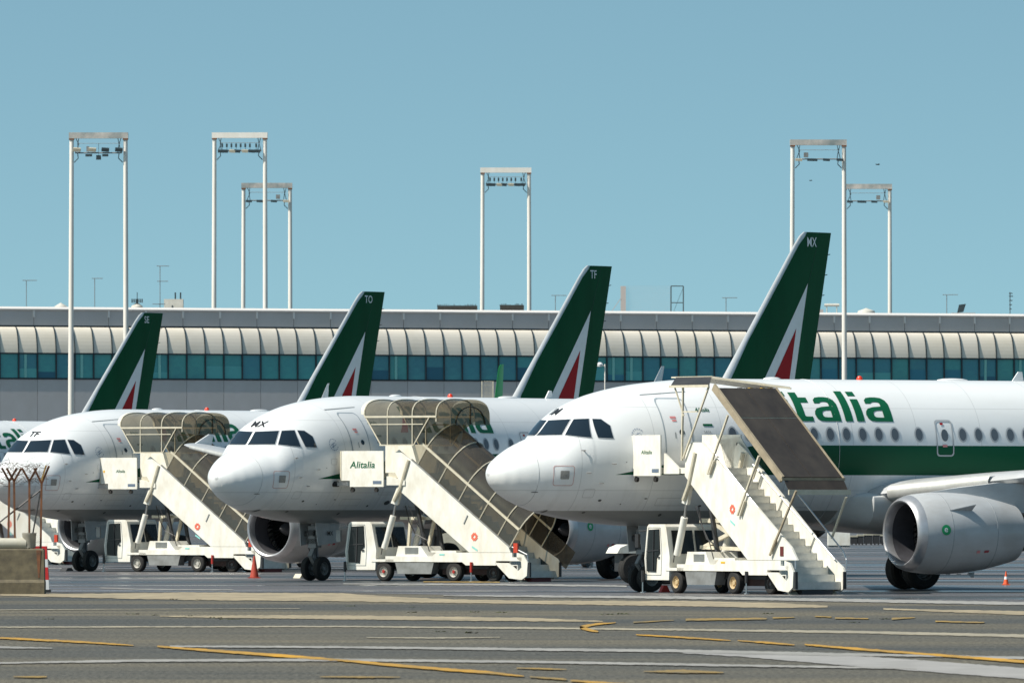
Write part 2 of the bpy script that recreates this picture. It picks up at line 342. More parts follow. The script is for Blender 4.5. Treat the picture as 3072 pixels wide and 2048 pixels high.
for px, py, hh in [(517,1798,5),(588,1799,4),(603,1797,3),(462,1844,3),(574,1848,5),(650,1853,5),(684,1857,4),(701,1857,3),(400,1841,3),(148,1856,3),(1238,1836,4),(1320,1894,3),(1406,1898,7),(1425,1835,4),(1502,1836,4),(1823,1842,4),(1870,1841,5),(2298,1840,4),(2555,1866,3),(2658,1856,4),(2223,1857,3),(1054,1817,3),(888,1797,3),(1240,1820,2)]:
    g = G(px, py)
    for k in range(9):
        a = random.uniform(0, 6.28); r = random.uniform(0, .16); q = Vector((g.x + r * math.cos(a), g.y + r * math.sin(a), 0)); hgt = hh / 1.3 * g.y / FPX * random.uniform(.6, 1.2)
        wd.add([q + Vector((-.03, 0, 0)), q + Vector((.03, .02, 0)), q + Vector((random.uniform(-.08, .08), random.uniform(-.08, .08), hgt))], [(0, 1, 2)])
o = struct('weed_tufts', wd, mat('weed_green', (0.05, 0.06, 0.02), 0.9), kind='stuff', smooth=False)

# ---------------------------------------------------------------- terminal
TA = Vector((-1536 * 760 / FPX, 760, 0)); TB = Vector((1536 * 790 / FPX, 790, 0))
te = (TB - TA).normalized(); tn = Vector((-te.y, te.x, 0)); trz = math.atan2(te.y, te.x); TL = (TB - TA).length
def terminal():
    t = thing('terminal_building', 'long low terminal with curved cream panels above a strip of teal windows', 'building', TA, trz)
    MOD = 1.50; n0, n1 = -4, int(TL / MOD) + 5
    X0, X1 = n0 * MOD - 20, n1 * MOD + 20
    wallm = mat('grey_wall_panel', (0.60, 0.56, 0.55), 0.75, noise=0.14, nscale=0.6, nstretch=(.4, 1, .3)); crm = mat('cream_curved_panel', (0.76, 0.70, 0.61), 0.45, noise=0.07, nscale=0.8, nstretch=(.3, 1, 1))
    cop = mat('pale_coping', (0.85, 0.80, 0.76), 0.6); mul = mat('dark_teal_mullion', (0.010, 0.022, 0.030), 0.5); rfm = mat('roof_membrane', (0.36, 0.35, 0.33), 0.8)
    part('building_core', None, lambda: MB().box(X0, X1, 1.3, 40, 0, 17.2), rfm, t, smooth=False)
    part('coping', None, lambda: MB().prism([(.82, 17.28), (.78, 17.38), (.9, 17.54), (1.5, 17.54), (1.5, 17.28)], -X1, -X0), cop, t, rot=(0, 0, R(90)), smooth=False)
    part('soffit', None, lambda: MB().box(X0, X1, 0.90, 1.28, 16.02, 16.10), mul, t, smooth=False)
    part('window_sill', None, lambda: MB().box(X0, X1, -0.02, 0.94, 12.02, 12.12), mul, t, smooth=False)
    part('window_head', None, lambda: MB().box(X0, X1, -0.02, 0.94, 13.92, 14.02), mul, t, smooth=False)
    for k in range(n0 // 2 * 2 - 2, n1 + 4, 2):
        x = k * MOD
        part('parapet_panel', 'parapet', lambda: MB().box(0.02, 2 * MOD - 0.02, 0.93, 1.28, 16.12, 17.27), wallm, t, (x, 0, 0), smooth=False)
        part('parapet_bracket', 'pbr', lambda: MB().box(-0.07, 0.07, 0.86, 0.927, 16.75, 17.27), cop, t, (x, 0, 0), smooth=False)
        part('wall_panel', 'wallp', lambda: MB().box(0.015, 2 * MOD - 0.015, 0.04, 0.94, 0, 12.0), wallm, t, (x, 0, 0), smooth=False)
    def curved():
        mb = MB(); pts = []
        for i in range(11):
            a = R(90 * i / 10); pts.append((0.10 + 0.84 * (.25 * i / 10 + .75 * (1 - math.cos(a))), 14.03 + 1.98 * math.sin(a)))
        for (y0, z0), (y1, z1) in zip(pts[:-1], pts[1:]): mb.quad((0.03, y0, z0), (MOD - 0.03, y0, z0), (MOD - 0.03, y1, z1), (0.03, y1, z1))
        n = len(mb.v)
        for xx in (0.03, MOD - 0.03): mb.add([(xx, y, z) for y, z in pts] + [(xx, 0.94, 14.03)], [tuple(range(len(pts) + 1))])
        return mb
    def rib():
        mb = MB(); pts = [(0.05 + 0.86 * (.25 * i / 10 + .75 * (1 - math.cos(R(9 * i)))), 14.0 + 2.02 * math.sin(R(9 * i))) for i in range(11)]
        for (y0, z0), (y1, z1) in zip(pts[:-1], pts[1:]): mb.bar((0, y0, z0), (0, y1, z1), 0.06, 0.08, up=(0, -1, 0.2))
        return mb
    def glassm(i, c, c2):
        return mat('teal_glass_%s' % 'abcdef'[i], c, 0.12, spec=0.55, nscale=0.55, col2=c2, nstretch=(1, 1, 1.3))
    gl = [glassm(0, (0.045, 0.26, 0.29), (0.06, 0.36, 0.35)), glassm(1, (0.04, 0.21, 0.29), (0.05, 0.28, 0.32)), glassm(2, (0.07, 0.38, 0.34), (0.05, 0.27, 0.29)), glassm(3, (0.035, 0.17, 0.24), (0.06, 0.30, 0.33))]
    crms = [crm, mat('cream_curved_panel_b', (0.71, 0.66, 0.58), .5, noise=.1, nscale=.6), mat('cream_curved_panel_c', (0.78, 0.71, 0.60), .4, noise=.06, nscale=1)]
    blm = [mat('blind_teal', (.05, .24, .33), .5), mat('blind_pale', (.12, .45, .44), .5), mat('blind_dark', (.03, .15, .22), .4)]
    for k in range(n0 - 8, n1 + 8):
        x = k * MOD
        ci = random.choice((0, 0, 1, 2)); part('curved_panel', 'curv%d' % ci, curved, crms[ci], t, (x, 0, 0))
        part('panel_rib', 'crib', rib, mul, t, (x, 0, 0), smooth=False)
        part('mullion', 'mull', lambda: MB().box(-0.05, 0.05, -0.03, 0.3, 12.12, 13.92), mul, t, (x, 0, 0), smooth=False)
        gi = random.choice((0, 0, 1, 1, 2, 3)); b = random.random() < .22
        pane = part('window_pane', 'pane%d' % gi, lambda: MB().box(0.05, MOD - 0.05, 0.10, 0.16, 12.12, 13.92), gl[gi], t, (x, 0, 0), smooth=False)
        if random.random() < .38:
            bi = random.randrange(3); hb = random.choice((.45, .7, .95)); part('blind', 'bl%d%.2f' % (bi, hb), lambda: MB().box(0.06, MOD - 0.06, 0.088, 0.097, 12.13, 12.13 + hb), blm[bi], pane, smooth=False)
        if b:
            q = random.choice((0.45, 0.7)); part('interior_column', 'icol', lambda: MB().box(0, 0.20, 0.03, 0.085, 12.13, 13.91), mat('pale_teal_column', (0.25, 0.58, 0.52), 0.5), pane, (q, 0, 0), smooth=False)
    # roof equipment, each a thing of its own
    def roof(name, px0, px1, y0, y1, d, fn, m, label, cat, group=None):
        a = W(px0, y1, d); b_ = W(px1, y0, d); s = (b_.x - a.x); h = b_.z - 17.2
        return single(name, fn(s, h), m, label, cat, ((a.x), d, 17.2), 0, group)
    def aerial(s, h, levels, two=False):
        mb = MB(); mb.cyl((0, 0, 0), (0, 0, h), 0.035, n=6)
        for lv, w in levels:
            mb.cyl((-w * .35, 0, h * lv), (w, 0, h * lv), 0.03, n=5)
            for i in range(7): mb.cyl((-w * .3 + w * 1.2 * i / 6, -.25, h * lv), (-w * .3 + w * 1.2 * i / 6, .25, h * lv + .04), 0.02, n=4)
        return mb
    antm = mat('aerial_metal', (0.18, 0.22, 0.24), 0.5); rust2 = mat('rusty_frame', (0.42, 0.38, 0.36), 0.8)
    roof('roof_aerial', 79, 110, 841, 918, 800, lambda s, h: aerial(s, h, [(1, .85)]), antm, 'thin rooftop aerial at the far left end of the terminal roof', 'aerial')
    roof('roof_aerial', 284, 310, 835, 918, 800, lambda s, h: aerial(s, h, [(1, .65)]), antm, 'thin rooftop aerial seen between the legs of the leftmost lighting mast', 'aerial')
    roof('roof_aerial', 480, 510, 798, 918, 800, lambda s, h: aerial(s, h, [(1, .75), (.72, .65), (.3, -.6), (.3, .4)]), antm, 'tall rooftop aerial with several crossbars above the leftmost green tail fin', 'aerial')
    roof('roof_aerial', 1666, 1700, 886, 926, 800, lambda s, h: aerial(s, h, [(1, .9)]), antm, 'faint rooftop aerial just left of the second green tail fin from the right', 'aerial')
    roof('roof_aerial', 2178, 2200, 893, 926, 800, lambda s, h: aerial(s, h, [(1, .9)]), antm, 'faint rooftop aerial beside the rightmost green tail fin', 'aerial')
    roof('roof_aerial', 2840, 2870, 884, 930, 800, lambda s, h: aerial(s, h, [(1, .9)]), antm, 'thin rooftop aerial just left of the tilted roof lamp', 'aerial')
    roof('roof_aerial', 3030, 3050, 876, 930, 800, lambda s, h: aerial(s, h, [(.95, .2), (.85, .25), (.7, .2), (.55, .15), (.4, .12)]), mat('aerial_dark', (0.05, 0.07, 0.08), .5), 'dark stubby aerial on the far right of the terminal roof', 'aerial')
    wv = mat('vent_white', (0.6, 0.58, 0.52), 0.6, noise=.2)
    def domed(s, h):
        mb = MB().lathe([(0, s * .5), (h * .55, s * .5), (h * .8, s * .42), (h, .02)], (s / 2, 0, 0), 'z', 20); return mb
    v1 = roof('roof_vent', 391, 431, 907, 918, 800, domed, wv, 'round white roof vent with dark fins behind the leftmost mast', 'vent')
    q = MB()
    for i in range(6): q.box(.1 + i * .16, .18 + i * .16, -.3, .3, 1.42, 1.72)
    q.cyl((.55, 0, 1.4), (.55, 0, 2.25), .03); part('vent_fin', None, lambda: q, LAMPD, v1)
    v2 = roof('rooftop_cabin', 492, 549, 897, 918, 805, lambda s, h: MB().box(0, s, 0, 1.6, 0, h), wv, 'small white rooftop cabin with two posts', 'cabin')
    part('post', None, lambda: MB().cyl((.9, .3, 1.7), (.9, .3, 2.35), .06), LAMPD, v2); part('post', None, lambda: MB().cyl((1.32, .3, 1.7), (1.32, .3, 2.35), .06), LAMPD, v2)
    part('door', None, lambda: MB().box(.62, .72, -.03, -.005, .6, 1.3), LAMPD, v2)
    roof('roof_dome', 160, 205, 908, 918, 800, domed, wv, 'low pale roof dome near the left end of the terminal', 'dome')
    roof('roof_dome', 2570, 2628, 924, 933, 806, domed, wv, 'low white roof dome right of the tall mast in front of the terminal', 'dome')
    def hedge(s, h):
        mb = MB().box(0, s, 0, .6, h * .62, h * .92).box(.3, .5, .1, .4, 0, h * .62).box(s - .5, s - .3, .1, .4, 0, h * .62)
        for i in range(int(s / .1)): mb.cyl((i * .1, .3, h * .85), (i * .1 + random.uniform(-.05, .05), .3, h * random.uniform(.93, 1.03)), .035, n=4)
        return mb
    hm = mat('dark_roof_planting', (0.05, 0.05, 0.045), .9, noise=.4)
    roof('roof_planter', 1312, 1432, 913, 927, 800, hedge, hm, 'long low dark planter on the roof left of the centre mast', 'planter')
    roof('roof_planter', 1500, 1572, 911, 927, 800, hedge, hm, 'shorter dark planter between the legs of the centre mast', 'planter')
    # netted frame
    nf = thing('netted_roof_frame', 'tall rooftop frame of two posts with netting right of a green fin', 'frame', (0, 0, 0))
    a = W(1862, 930, 812); b_ = W(2013, 930, 812); c_ = W(2050, 930, 812); zt = W(0, 858, 812).z
    part('post', None, lambda: MB().box(a.x, a.x + .42, 812, 812.4, 17.2, zt), rust2, nf)
    part('lattice_frame', None, lambda: MB().bar((b_.x, 812, 17.2), (b_.x, 812, zt), .1).bar((c_.x, 812, 17.2), (c_.x, 812, zt), .1).bar((b_.x, 812, zt), (c_.x, 812, zt), .08).bar((b_.x, 812, zt - 1.35), (c_.x, 812, zt - 1.35), .08).bar((b_.x, 812, 17.6), (c_.x, 812, zt - .1), .03), mat('frame_dark', (.07, .10, .11), .5), nf)
    net = MB()
    for i in range(42): net.cyl((a.x + .4 + (b_.x - a.x - .4) * i / 41, 812.2, 17.2), (a.x + .4 + (b_.x - a.x - .4) * i / 41, 812.2, zt), .005, n=3)
    for i in range(16): net.cyl((a.x + .4, 812.2, 17.4 + (zt - 17.4) * i / 15), (b_.x, 812.2, 17.4 + (zt - 17.4) * i / 15), .005, n=3)
    o = part('netting', None, lambda: net, mat('net_grey', (.35, .4, .42), .7), nf); o['kind'] = 'stuff'
    part('brace', None, lambda: MB().bar((a.x - 1.4, 812, 17.2), (a.x, 812, 19.2), .05), rust2, nf)
    # tilted lamp on low box
    tl = thing('tilted_roof_lamp', 'dark tilted floodlight on a low pale roof box', 'floodlight', W(2855, 935, 806) * 1.0)
    tl.location.z = 17.2
    part('base_box', None, lambda: MB().box(0, 1.9, 0, 1, 0, .72), rust2, tl); part('lamp_head', None, lambda: MB().slab([(.45, 0, .72), (.95, 0, .80), (1.15, 0, 1.45), (.6, 0, 1.38)], (0, .4, 0)), LAMPD, tl)
    pr = thing('roof_pipework', 'white pipe run on short legs left of the right-hand mast', 'pipework', (W(2462, 930, 806).x, 806, 17.2))
    part('pipe', None, lambda: MB().cyl((.3, 0, 1.35), (1.5, 0, 1.35), .12, n=8).cyl((.5, 0, .0), (.5, 0, 1.3), .04).cyl((1.3, 0, 0), (1.3, 0, 1.3), .04), wv, pr)
    part('pipe_support', None, lambda: MB().box(-.3, .2, -.2, .2, 0, 1.0), rust2, pr)
terminal()

# small lamp post in front of the windows
lp = thing('small_lamp_post', 'slim lamp post with one round lamp in front of the teal windows', 'lamp post', (W(1815, 0, 640).x, 640, 0))
ztp = W(0, 1092, 640).z
part('pole', None, lambda: MB().cyl((0, 0, 0), (0, 0, ztp), .07, .04, n=8), MASTM, lp); part('arm', None, lambda: MB().cyl((0, 0, ztp - .1), (-.25, 0, ztp - .1), .03), MASTM, lp)
part('lamp_head', None, lambda: MB().lathe([(-.12, .02), (-.1, .16), (.05, .2), (.16, .1), (.17, 0.0)], (-.32, 0, ztp - .05), 'z', 12), WHITEL, lp)

# ---------------------------------------------------------------- lighting masts
def mast(xl, xr, yt, d, typ, label, flip=False):
    a = W(xl, yt, d); b = W(xr, yt, d); w = b.x - a.x; H = a.z
    t = thing('lighting_mast', label, 'lighting mast', (a.x, d, 0), R(random.uniform(-3, 3)), 'portal lighting masts over the apron')
    r0 = w * 0.052; r1 = w * 0.036
    beam = MASTW if typ != 'B' else MASTM
    for x in (r1 * 1.25, w - r1 * 1.25):
        out = -w * .022 if x < w / 2 else w * .012
        def pole(x=x, out=out):
            mb = MB(); n = 30; rings = []
            for i in range(n + 1):
                k = i / n; r = r0 + (r1 - r0) * k; cx_ = x + out * (1 - k)
                rings.append([(cx_ + r * math.cos(2 * math.pi * j / 14), r * math.sin(2 * math.pi * j / 14), k * (H - w * .1)) for j in range(14)])
            return mb.loft(rings)
        part('pole', None, pole, MASTM, t)
        part('collar', None, lambda x=x: MB().box(x - r1 * 1.2, x + r1 * 1.2, -r1 * 1.3, r1 * 1.3, H - w * .125, H - w * .1005), RUST, t, smooth=False)
    part('crossbeam', None, lambda: MB().box(0, w, -r1 * 1.2, r1 * 1.2, H - w * .1, H), beam, t, smooth=False)
    zr = H - w * .345
    if typ == 'B': zr = H - w * .33
    part('light_rail', None, lambda: MB().cyl((w * .11, -r1 * 1.5, zr), (w * .9, -r1 * 1.5, zr), w * .011, n=6), GREY, t)
    part('upper_rail', None, lambda: MB().cyl((w * .15, -r1 * 1.5, H - w * .185), (w * .88, -r1 * 1.5, H - w * .185), w * .004, n=5), GREY, t)
    for x, dx in ((.12, .05), (.17, -.02), (.83, .02), (.88, -.03)):
        part('hanger', None, lambda x=x, dx=dx: MB().tube([(w * x, -r1 * 1.5, H - w * .1), (w * (x + dx), -r1 * 1.5, H - w * .2), (w * (x - dx * .2), -r1 * 1.5, zr)], w * .007, 5), LAMPD, t)
    for x, s in ((.10, 1), (.90, -1)):
        part('bracket', None, lambda x=x, s=s: MB().tube([(w * (x + .05 * s), -r1 * 1.5, zr), (w * (x + .06 * s), -r1 * 1.5, zr - w * .09), (w * (x - .01 * s), -r1, zr - w * .16)], w * .008, 5), LAMPD, t)
    def head(lw, lh):
        return lambda: MB().loft([[(-lw * .5 * k, y, z * lh) for y, z in ((-lw * .3, -.5), (lw * .3, -.5), (lw * .2, .5), (-lw * .2, .5))] for k in (1, .9, -.9, -1)])
    def lamp(x, z, lw, lh, m, rx=0.2, ry=0.0):
        part('floodlight', None, head(w * lw, w * lh), m, t, (w * x, -r1 * 1.5 - w * .02, z), (rx, ry, 0), smooth=False)
    F_ = (lambda x: 1 - x) if flip else (lambda x: x)
    if typ == 'A':
        for x, m in ((.14, LAMPB), (.40, LAMPB), (.62, LAMPD), (.85, LAMPD)): lamp(x, zr + w * .055, .125, .055, m, .35, .08)
        lamp(.34, zr - w * .04, .11, .035, LAMPD); lamp(.62, zr - w * .04, .10, .035, LAMPD)
        part('control_box', None, lambda: MB().box(w * .465, w * .545, -r1 * 2, -r1, zr - w * .115, zr - w * .04).cyl((w * .505, -r1 * 1.5, zr - w * .05), (w * .505, -r1 * 1.5, H - w * .185), w * .004, n=4), LAMPD, t, smooth=False)
        part('control_box', None, lambda: MB().box(w * .30, w * .345, -r1 * 2, -r1, zr + w * .02, zr + w * .11), GREY, t, smooth=False)
    elif typ == 'B':
        for i in range(8):
            x = .19 + .083 * i + (0.03 if i == 7 else 0); lamp(x, zr + w * .095, .032, .065, LAMPD, 0)
            part('lamp_rod', None, lambda x=x: MB().cyl((w * x, -r1 * 1.5, zr), (w * x, -r1 * 1.5, zr + w * .15), w * .004, n=4), LAMPD, t)
        for i, (x, m) in enumerate(((.17, LAMPD), (.24, LAMPD), (.37, LAMPB), (.46, LAMPD), (.60, LAMPB), (.72, LAMPD), (.82, LAMPD))): lamp(x, zr - w * .005, .11, .045, m, .3, .05)
    else:
        for x, m in ((.15, LAMPB if not flip else LAMPD), (.36, LAMPD), (.42, LAMPD), (.64, LAMPD), (.88, LAMPD if not flip else LAMPB)): lamp(x, zr - w * .012, .12, .038, m, .2, .05)
        x = F_(.28); part('control_box', None, lambda: MB().box(w * (x - .04), w * (x + .04), -r1 * 2, -r1, zr + w * .03, zr + w * .115), GREY, t, smooth=False)
mast(207, 385, 398, 600, 'A', 'leftmost tall white portal mast, its legs reaching down in front of the terminal')
mast(636, 803, 398, 830, 'B', 'tall white portal mast behind the roof with a row of small upright lamps, left half')
mast(724, 877, 549, 862, 'C', 'shorter portal mast overlapping the right leg of a taller one', True)
mast(1441, 1594, 503, 835, 'B', 'white portal mast standing alone behind the middle of the roof')
mast(2370, 2540, 419, 600, 'C', 'tall portal mast with its left leg behind the rightmost tail fin')
mast(2527, 2676, 552, 850, 'C', 'low portal mast behind the roof, just right of the tall right-hand one', True)

for px, py, s_ in ((2633, 494, .24), (2432, 542, .17)):
    p = W(px, py, 500)
    def bird():
        mb = MB(); mb.lathe([(-.5, .01), (-.2, .1), (.15, .11), (.4, .05), (.55, .01)], n=8)
        for sg in (-1, 1): mb.add([(-.1, 0, .03), (.25, 0, .03), (.1, sg * .75, .2), (-.05, sg * 1.2, .05), (-.15, sg * .7, .17)], [(0, 1, 2, 4), (4, 2, 3)])
        mb.v = [(a * s_, b * s_, c * s_) for a, b, c in mb.v]; return mb
    single('bird', bird(), DARK, 'tiny dark bird flying %s the tall right-hand mast' % ('to the right of' if px > 2500 else 'between the legs of'), 'bird', p, R(20))

# ---------------------------------------------------------------- airliner
PT = [(0, 3.28), (.04, 3.40), (.12, 3.52), (.25, 3.66), (.5, 3.84), (.8, 4.02), (1.2, 4.20), (1.48, 4.30), (1.60, 4.38), (1.88, 4.71), (2.1, 4.93), (2.35, 5.11), (2.65, 5.26), (3, 5.40), (3.5, 5.55), (4, 5.66), (4.5, 5.75), (5, 5.81), (5.6, 5.87), (6.3, 5.92), (7.2, 5.94)]
PB = [(0, 3.28), (.04, 3.13), (.12, 2.98), (.27, 2.83), (.5, 2.66), (.75, 2.52), (1.2, 2.33), (1.7, 2.17), (2.3, 2.05), (3.2, 1.92), (4.2, 1.84), (5.2, 1.81), (7.2, 1.80)]
PW = [(0, 0), (.04, .16), (.12, .33), (.25, .52), (.5, .75), (.8, .95), (1.2, 1.16), (1.6, 1.33), (2, 1.46), (2.5, 1.60), (3, 1.71), (3.5, 1.80), (4, 1.86), (5, 1.935), (6, 1.965), (7.2, 1.975)]
KC = 0.523
class Fus:
    def __init__(s, L):
        s.L = L; ts = L - 11.3
        def tail(base, ends): return base + [(L - a, v) for a, v in ends]
        s.T = np.array(tail(PT, [(9, 5.94), (6, 5.93), (3.5, 5.86), (1.5, 5.66), (.4, 5.45), (0, 5.30)]))
        s.B = np.array(tail(PB, [(11.3, 1.80), (10, 1.90), (8, 2.35), (6, 2.98), (4, 3.66), (2, 4.35), (.6, 4.82), (0, 5.0)]))
        s.Wd = np.array(tail(PW, [(11.3, 1.975), (9.5, 1.93), (7.5, 1.75), (5.5, 1.42), (3.5, .98), (1.5, .5), (.4, .25), (0, .12)]))
        s.xs = sorted(set(list(np.concatenate([np.linspace(0, 1, 22) ** 2 * 1.3, np.linspace(1.35, 2.6, 32), np.linspace(2.65, 8, 34), np.linspace(8, L - 11.3, 14), np.linspace(L - 11.3, L, 26)]))))
    def g(s, A, x):
        # smoothed interpolation
        x = float(x)
        if x <= 2.5: return float(np.interp(x, A[:, 0], A[:, 1]))
        h = min(.35, (x - 1.3)); return float(np.mean([np.interp(min(x + k * h, s.L), A[:, 0], A[:, 1]) for k in (-1, -.5, 0, .5, 1)])) if x < s.L - .4 else float(np.interp(x, A[:, 0], A[:, 1]))
    def sec(s, x):
        t, b, w = s.g(s.T, x), s.g(s.B, x), s.g(s.Wd, x); return t, b, w, b + (t - b) * KC
    def hw(s, x, z):
        t, b, w, c = s.sec(x); q = (z - c) / (t - c) if z > c else (c - z) / (c - b)
        return w * math.sqrt(max(0, 1 - q * q)) if q < 1 else -1
    def side(s, x, z, off=0, sg=-1):
        y = max(0.0, s.hw(x, z)); e = .02
        dx = (max(0, s.hw(x + e, z)) - max(0, s.hw(x - e, z))) / (2 * e); dz = (max(0, s.hw(x, z + e)) - max(0, s.hw(x, z - e))) / (2 * e)
        n = Vector((-dx, 1, -dz)).normalized() * off
        return Vector((x + n.x, sg * (y + n.y), z + n.z))
    def xf(s, y, z):
        lo, hi = 0.0, 7.5
        for _ in range(36):
            m = (lo + hi) / 2
            if s.hw(m, z) >= abs(y): hi = m
            else: lo = m
        return hi
    def front(s, u, z, off=0):
        e = .02; x = s.xf(u, z); n = Vector((-1, (s.xf(u + e, z) - s.xf(u - e, z)) / (2 * e), (s.xf(u, z + e) - s.xf(u, z - e)) / (2 * e))).normalized() * off
        return Vector((x + n.x, u + n.y, z + n.z))
    def mesh(s, m):
        mb = MB(); n = 72; rings = []
        for x in s.xs[1:]:
            t, b, w, c = s.sec(x)
            rings.append([(x, w * math.cos(2 * math.pi * i / n), c + ((t - c) if math.sin(2 * math.pi * i / n) > 0 else (c - b)) * math.sin(2 * math.pi * i / n)) for i in range(n)])
        mb.loft(rings, caps=False); tip = len(mb.v); mb.v.append((0, 0, 3.28)); mb.f += [(tip, (i + 1) % n, i) for i in range(n)]
        o = (len(rings) - 1) * n; mb.f.append(tuple(range(o, o + n)))
        return mb.mesh('fuselage', m, ang=60)

def title_figure():
    """the big eight-letter wordmark as flat polygons; x in aircraft metres, z from the baseline"""
    vs, fs = [], []
    def face(p):
        o = len(vs); vs.extend(p); fs.append(tuple(range(o, o + len(p))))
    def quadband(o_, i_):
        o = len(vs); n = len(o_); vs.extend(o_); vs.extend(i_); fs.extend([(o + k, o + (k + 1) % n, o + n + (k + 1) % n, o + n + k) for k in range(n)])
    def stem(x, w, z0, z1): face([(x, z0), (x + w, z0), (x + w, z1), (x, z1)])
    def a_(x, w):
        k = w / .84; X = lambda q: x + q * k
        # right stem with rounded shoulder, top hook
        top = [(.10, .50), (.11, .59), (.20, .655), (.36, .675), (.52, .675), (.68, .655), (.79, .59), (.84, .49)]
        bot = [(.10, .50), (.27, .50), (.33, .535), (.40, .545), (.46, .545), (.54, .535), (.57, .50), (.57, .45)]
        o = len(vs); vs.extend([(X(p), q) for p, q in top]); vs.extend([(X(p), q) for p, q in bot]); n = len(top)
        fs.extend([(o + i, o + i + 1, o + n + i + 1, o + n + i) for i in range(n - 1)])
        face([(X(.57), 0), (X(.84), 0), (X(.84), .49), (X(.57), .45)])
        out = [(.57, .42), (.30, .40), (.12, .36), (.03, .28), (.0, .19), (.04, .08), (.14, .015), (.30, 0), (.57, 0)]
        inn = [(.57, .31), (.40, .305), (.31, .285), (.27, .25), (.255, .20), (.27, .15), (.31, .12), (.40, .11), (.57, .11)]
        o = len(vs); vs.extend([(X(p), q) for p, q in out]); vs.extend([(X(p), q) for p, q in inn]); n = len(out)
        fs.extend([(o + i, o + i + 1, o + n + i + 1, o + n + i) for i in range(n - 1)])
    face([(7.88, 5.25 - 4.75), (8.12, .50), (8.16, .83), (8.04, .83)]); face([(8.10, 0), (8.36, 0), (8.30, .83), (8.12, .83)]); face([(7.72, .17), (8.12, .17), (8.12, .28), (7.80, .28)])
    stem(8.46, .25, 0, .84)
    stem(8.82, .25, 0, .60); face([(8.82, .70), (9.07, .70), (9.07, .82), (8.82, .82)])
    face([(9.22, .0 + .10), (9.47, .14), (9.47, .80), (9.22, .80)]); face([(9.47, .52), (9.72, .52), (9.72, .66), (9.47, .66)]); face([(9.22, .10), (9.26, .03), (9.36, 0), (9.72, 0), (9.72, .13), (9.52, .13), (9.47, .16)])
    a_(9.81, .81); stem(10.76, .25, 0, .84); stem(11.14, .25, 0, .62); face([(11.14, .71), (11.39, .71), (11.39, .83), (11.14, .83)]); a_(11.49, .84)
    return vs, fs

def fus_mat():
    m = bpy.data.materials.new('airliner_paint'); m.use_nodes = True; n, l = m.node_tree.nodes, m.node_tree.links; b = n['Principled BSDF']
    t = n.new('ShaderNodeTexCoord'); sp = n.new('ShaderNodeSeparateXYZ'); l.new(t.outputs['Object'], sp.inputs[0])
    def M(op, a, bb, c=None):
        q = n.new('ShaderNodeMath'); q.operation = op
        for i, v in enumerate((a, bb, c)):
            if v is None: continue
            if isinstance(v, (int, float)): q.inputs[i].default_value = v
            else: l.new(v, q.inputs[i])
        return q.outputs[0]
    X, Z = sp.outputs[0], sp.outputs[2]
    top = M('MINIMUM', M('MULTIPLY_ADD', X, 0.19, 3.25 - 0.19 * 3.1), 4.08)
    green = M('MULTIPLY', M('GREATER_THAN', Z, 3.25), M('LESS_THAN', Z, top))
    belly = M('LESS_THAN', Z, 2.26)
    nz = n.new('ShaderNodeTexNoise'); nz.inputs['Scale'].default_value = 0.9; nz.inputs['Detail'].default_value = 7; mp = n.new('ShaderNodeMapping'); mp.inputs['Scale'].default_value = (.35, 1, 1.6); l.new(t.outputs['Object'], mp.inputs[0]); l.new(mp.outputs[0], nz.inputs[0])
    mr = n.new('ShaderNodeMapRange'); mr.inputs[1].default_value = .35; mr.inputs[2].default_value = .75; mr.inputs[3].default_value = 0; mr.inputs[4].default_value = 1; l.new(nz.outputs[0], mr.inputs[0])
    def mix(f, a, c):
        q = n.new('ShaderNodeMix'); q.data_type = 'RGBA'; l.new(f, q.inputs[0])
        for k, v in ((6, a), (7, c)):
            if isinstance(v, tuple): q.inputs[k].default_value = v + (1,)
            else: l.new(v, q.inputs[k])
        return q.outputs[2]
    wh = mix(mr.outputs[0], (0.80, 0.81, 0.81), (0.74, 0.75, 0.745))
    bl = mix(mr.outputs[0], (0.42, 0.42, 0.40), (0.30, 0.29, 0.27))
    fr = M('FRACT', M('MULTIPLY', X, 1 / 2.13), 0); line = M('LESS_THAN', fr, 0.010)
    lap = M('LESS_THAN', M('ABSOLUTE', M('ADD', Z, -5.12), 0), 0.008); lap2 = M('LESS_THAN', M('ABSOLUTE', M('ADD', Z, -2.82), 0), 0.009)
    seam = M('MULTIPLY', M('MAXIMUM', line, M('MAXIMUM', lap, lap2)), 0.45)
    st = n.new('ShaderNodeTexNoise'); st.inputs['Scale'].default_value = 2.2; st.inputs['Detail'].default_value = 8; mp3 = n.new('ShaderNodeMapping'); mp3.inputs['Scale'].default_value = (2.4, .4, .35); l.new(t.outputs['Object'], mp3.inputs[0]); l.new(mp3.outputs[0], st.inputs[0])
    low = M('MULTIPLY', M('MAXIMUM', M('MULTIPLY_ADD', st.outputs[0], 3.0, -1.55), 0), M('MAXIMUM', M('MULTIPLY_ADD', Z, -0.28, 1.15), 0.04)); low = M('MINIMUM', low, 0.6)
    wh = mix(low, wh, (0.50, 0.49, 0.46)); wh = mix(seam, wh, (0.40, 0.41, 0.41))
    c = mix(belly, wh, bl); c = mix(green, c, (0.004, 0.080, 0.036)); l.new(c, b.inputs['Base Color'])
    b.inputs['Roughness'].default_value = 0.30; b.inputs['Coat Roughness'].default_value = 0.12
    l.new(M('MULTIPLY_ADD', green, -0.30, 0.33), b.inputs['Coat Weight']); l.new(M('MULTIPLY_ADD', green, -0.35, 0.5), b.inputs['Specular IOR Level'])
    bp = n.new('ShaderNodeBump'); bp.inputs['Strength'].default_value = 0.12; bp.inputs['Distance'].default_value = 0.05; l.new(nz.outputs[0], bp.inputs['Height']); l.new(bp.outputs[0], b.inputs['Normal'])
    return m
FUSM = fus_mat()

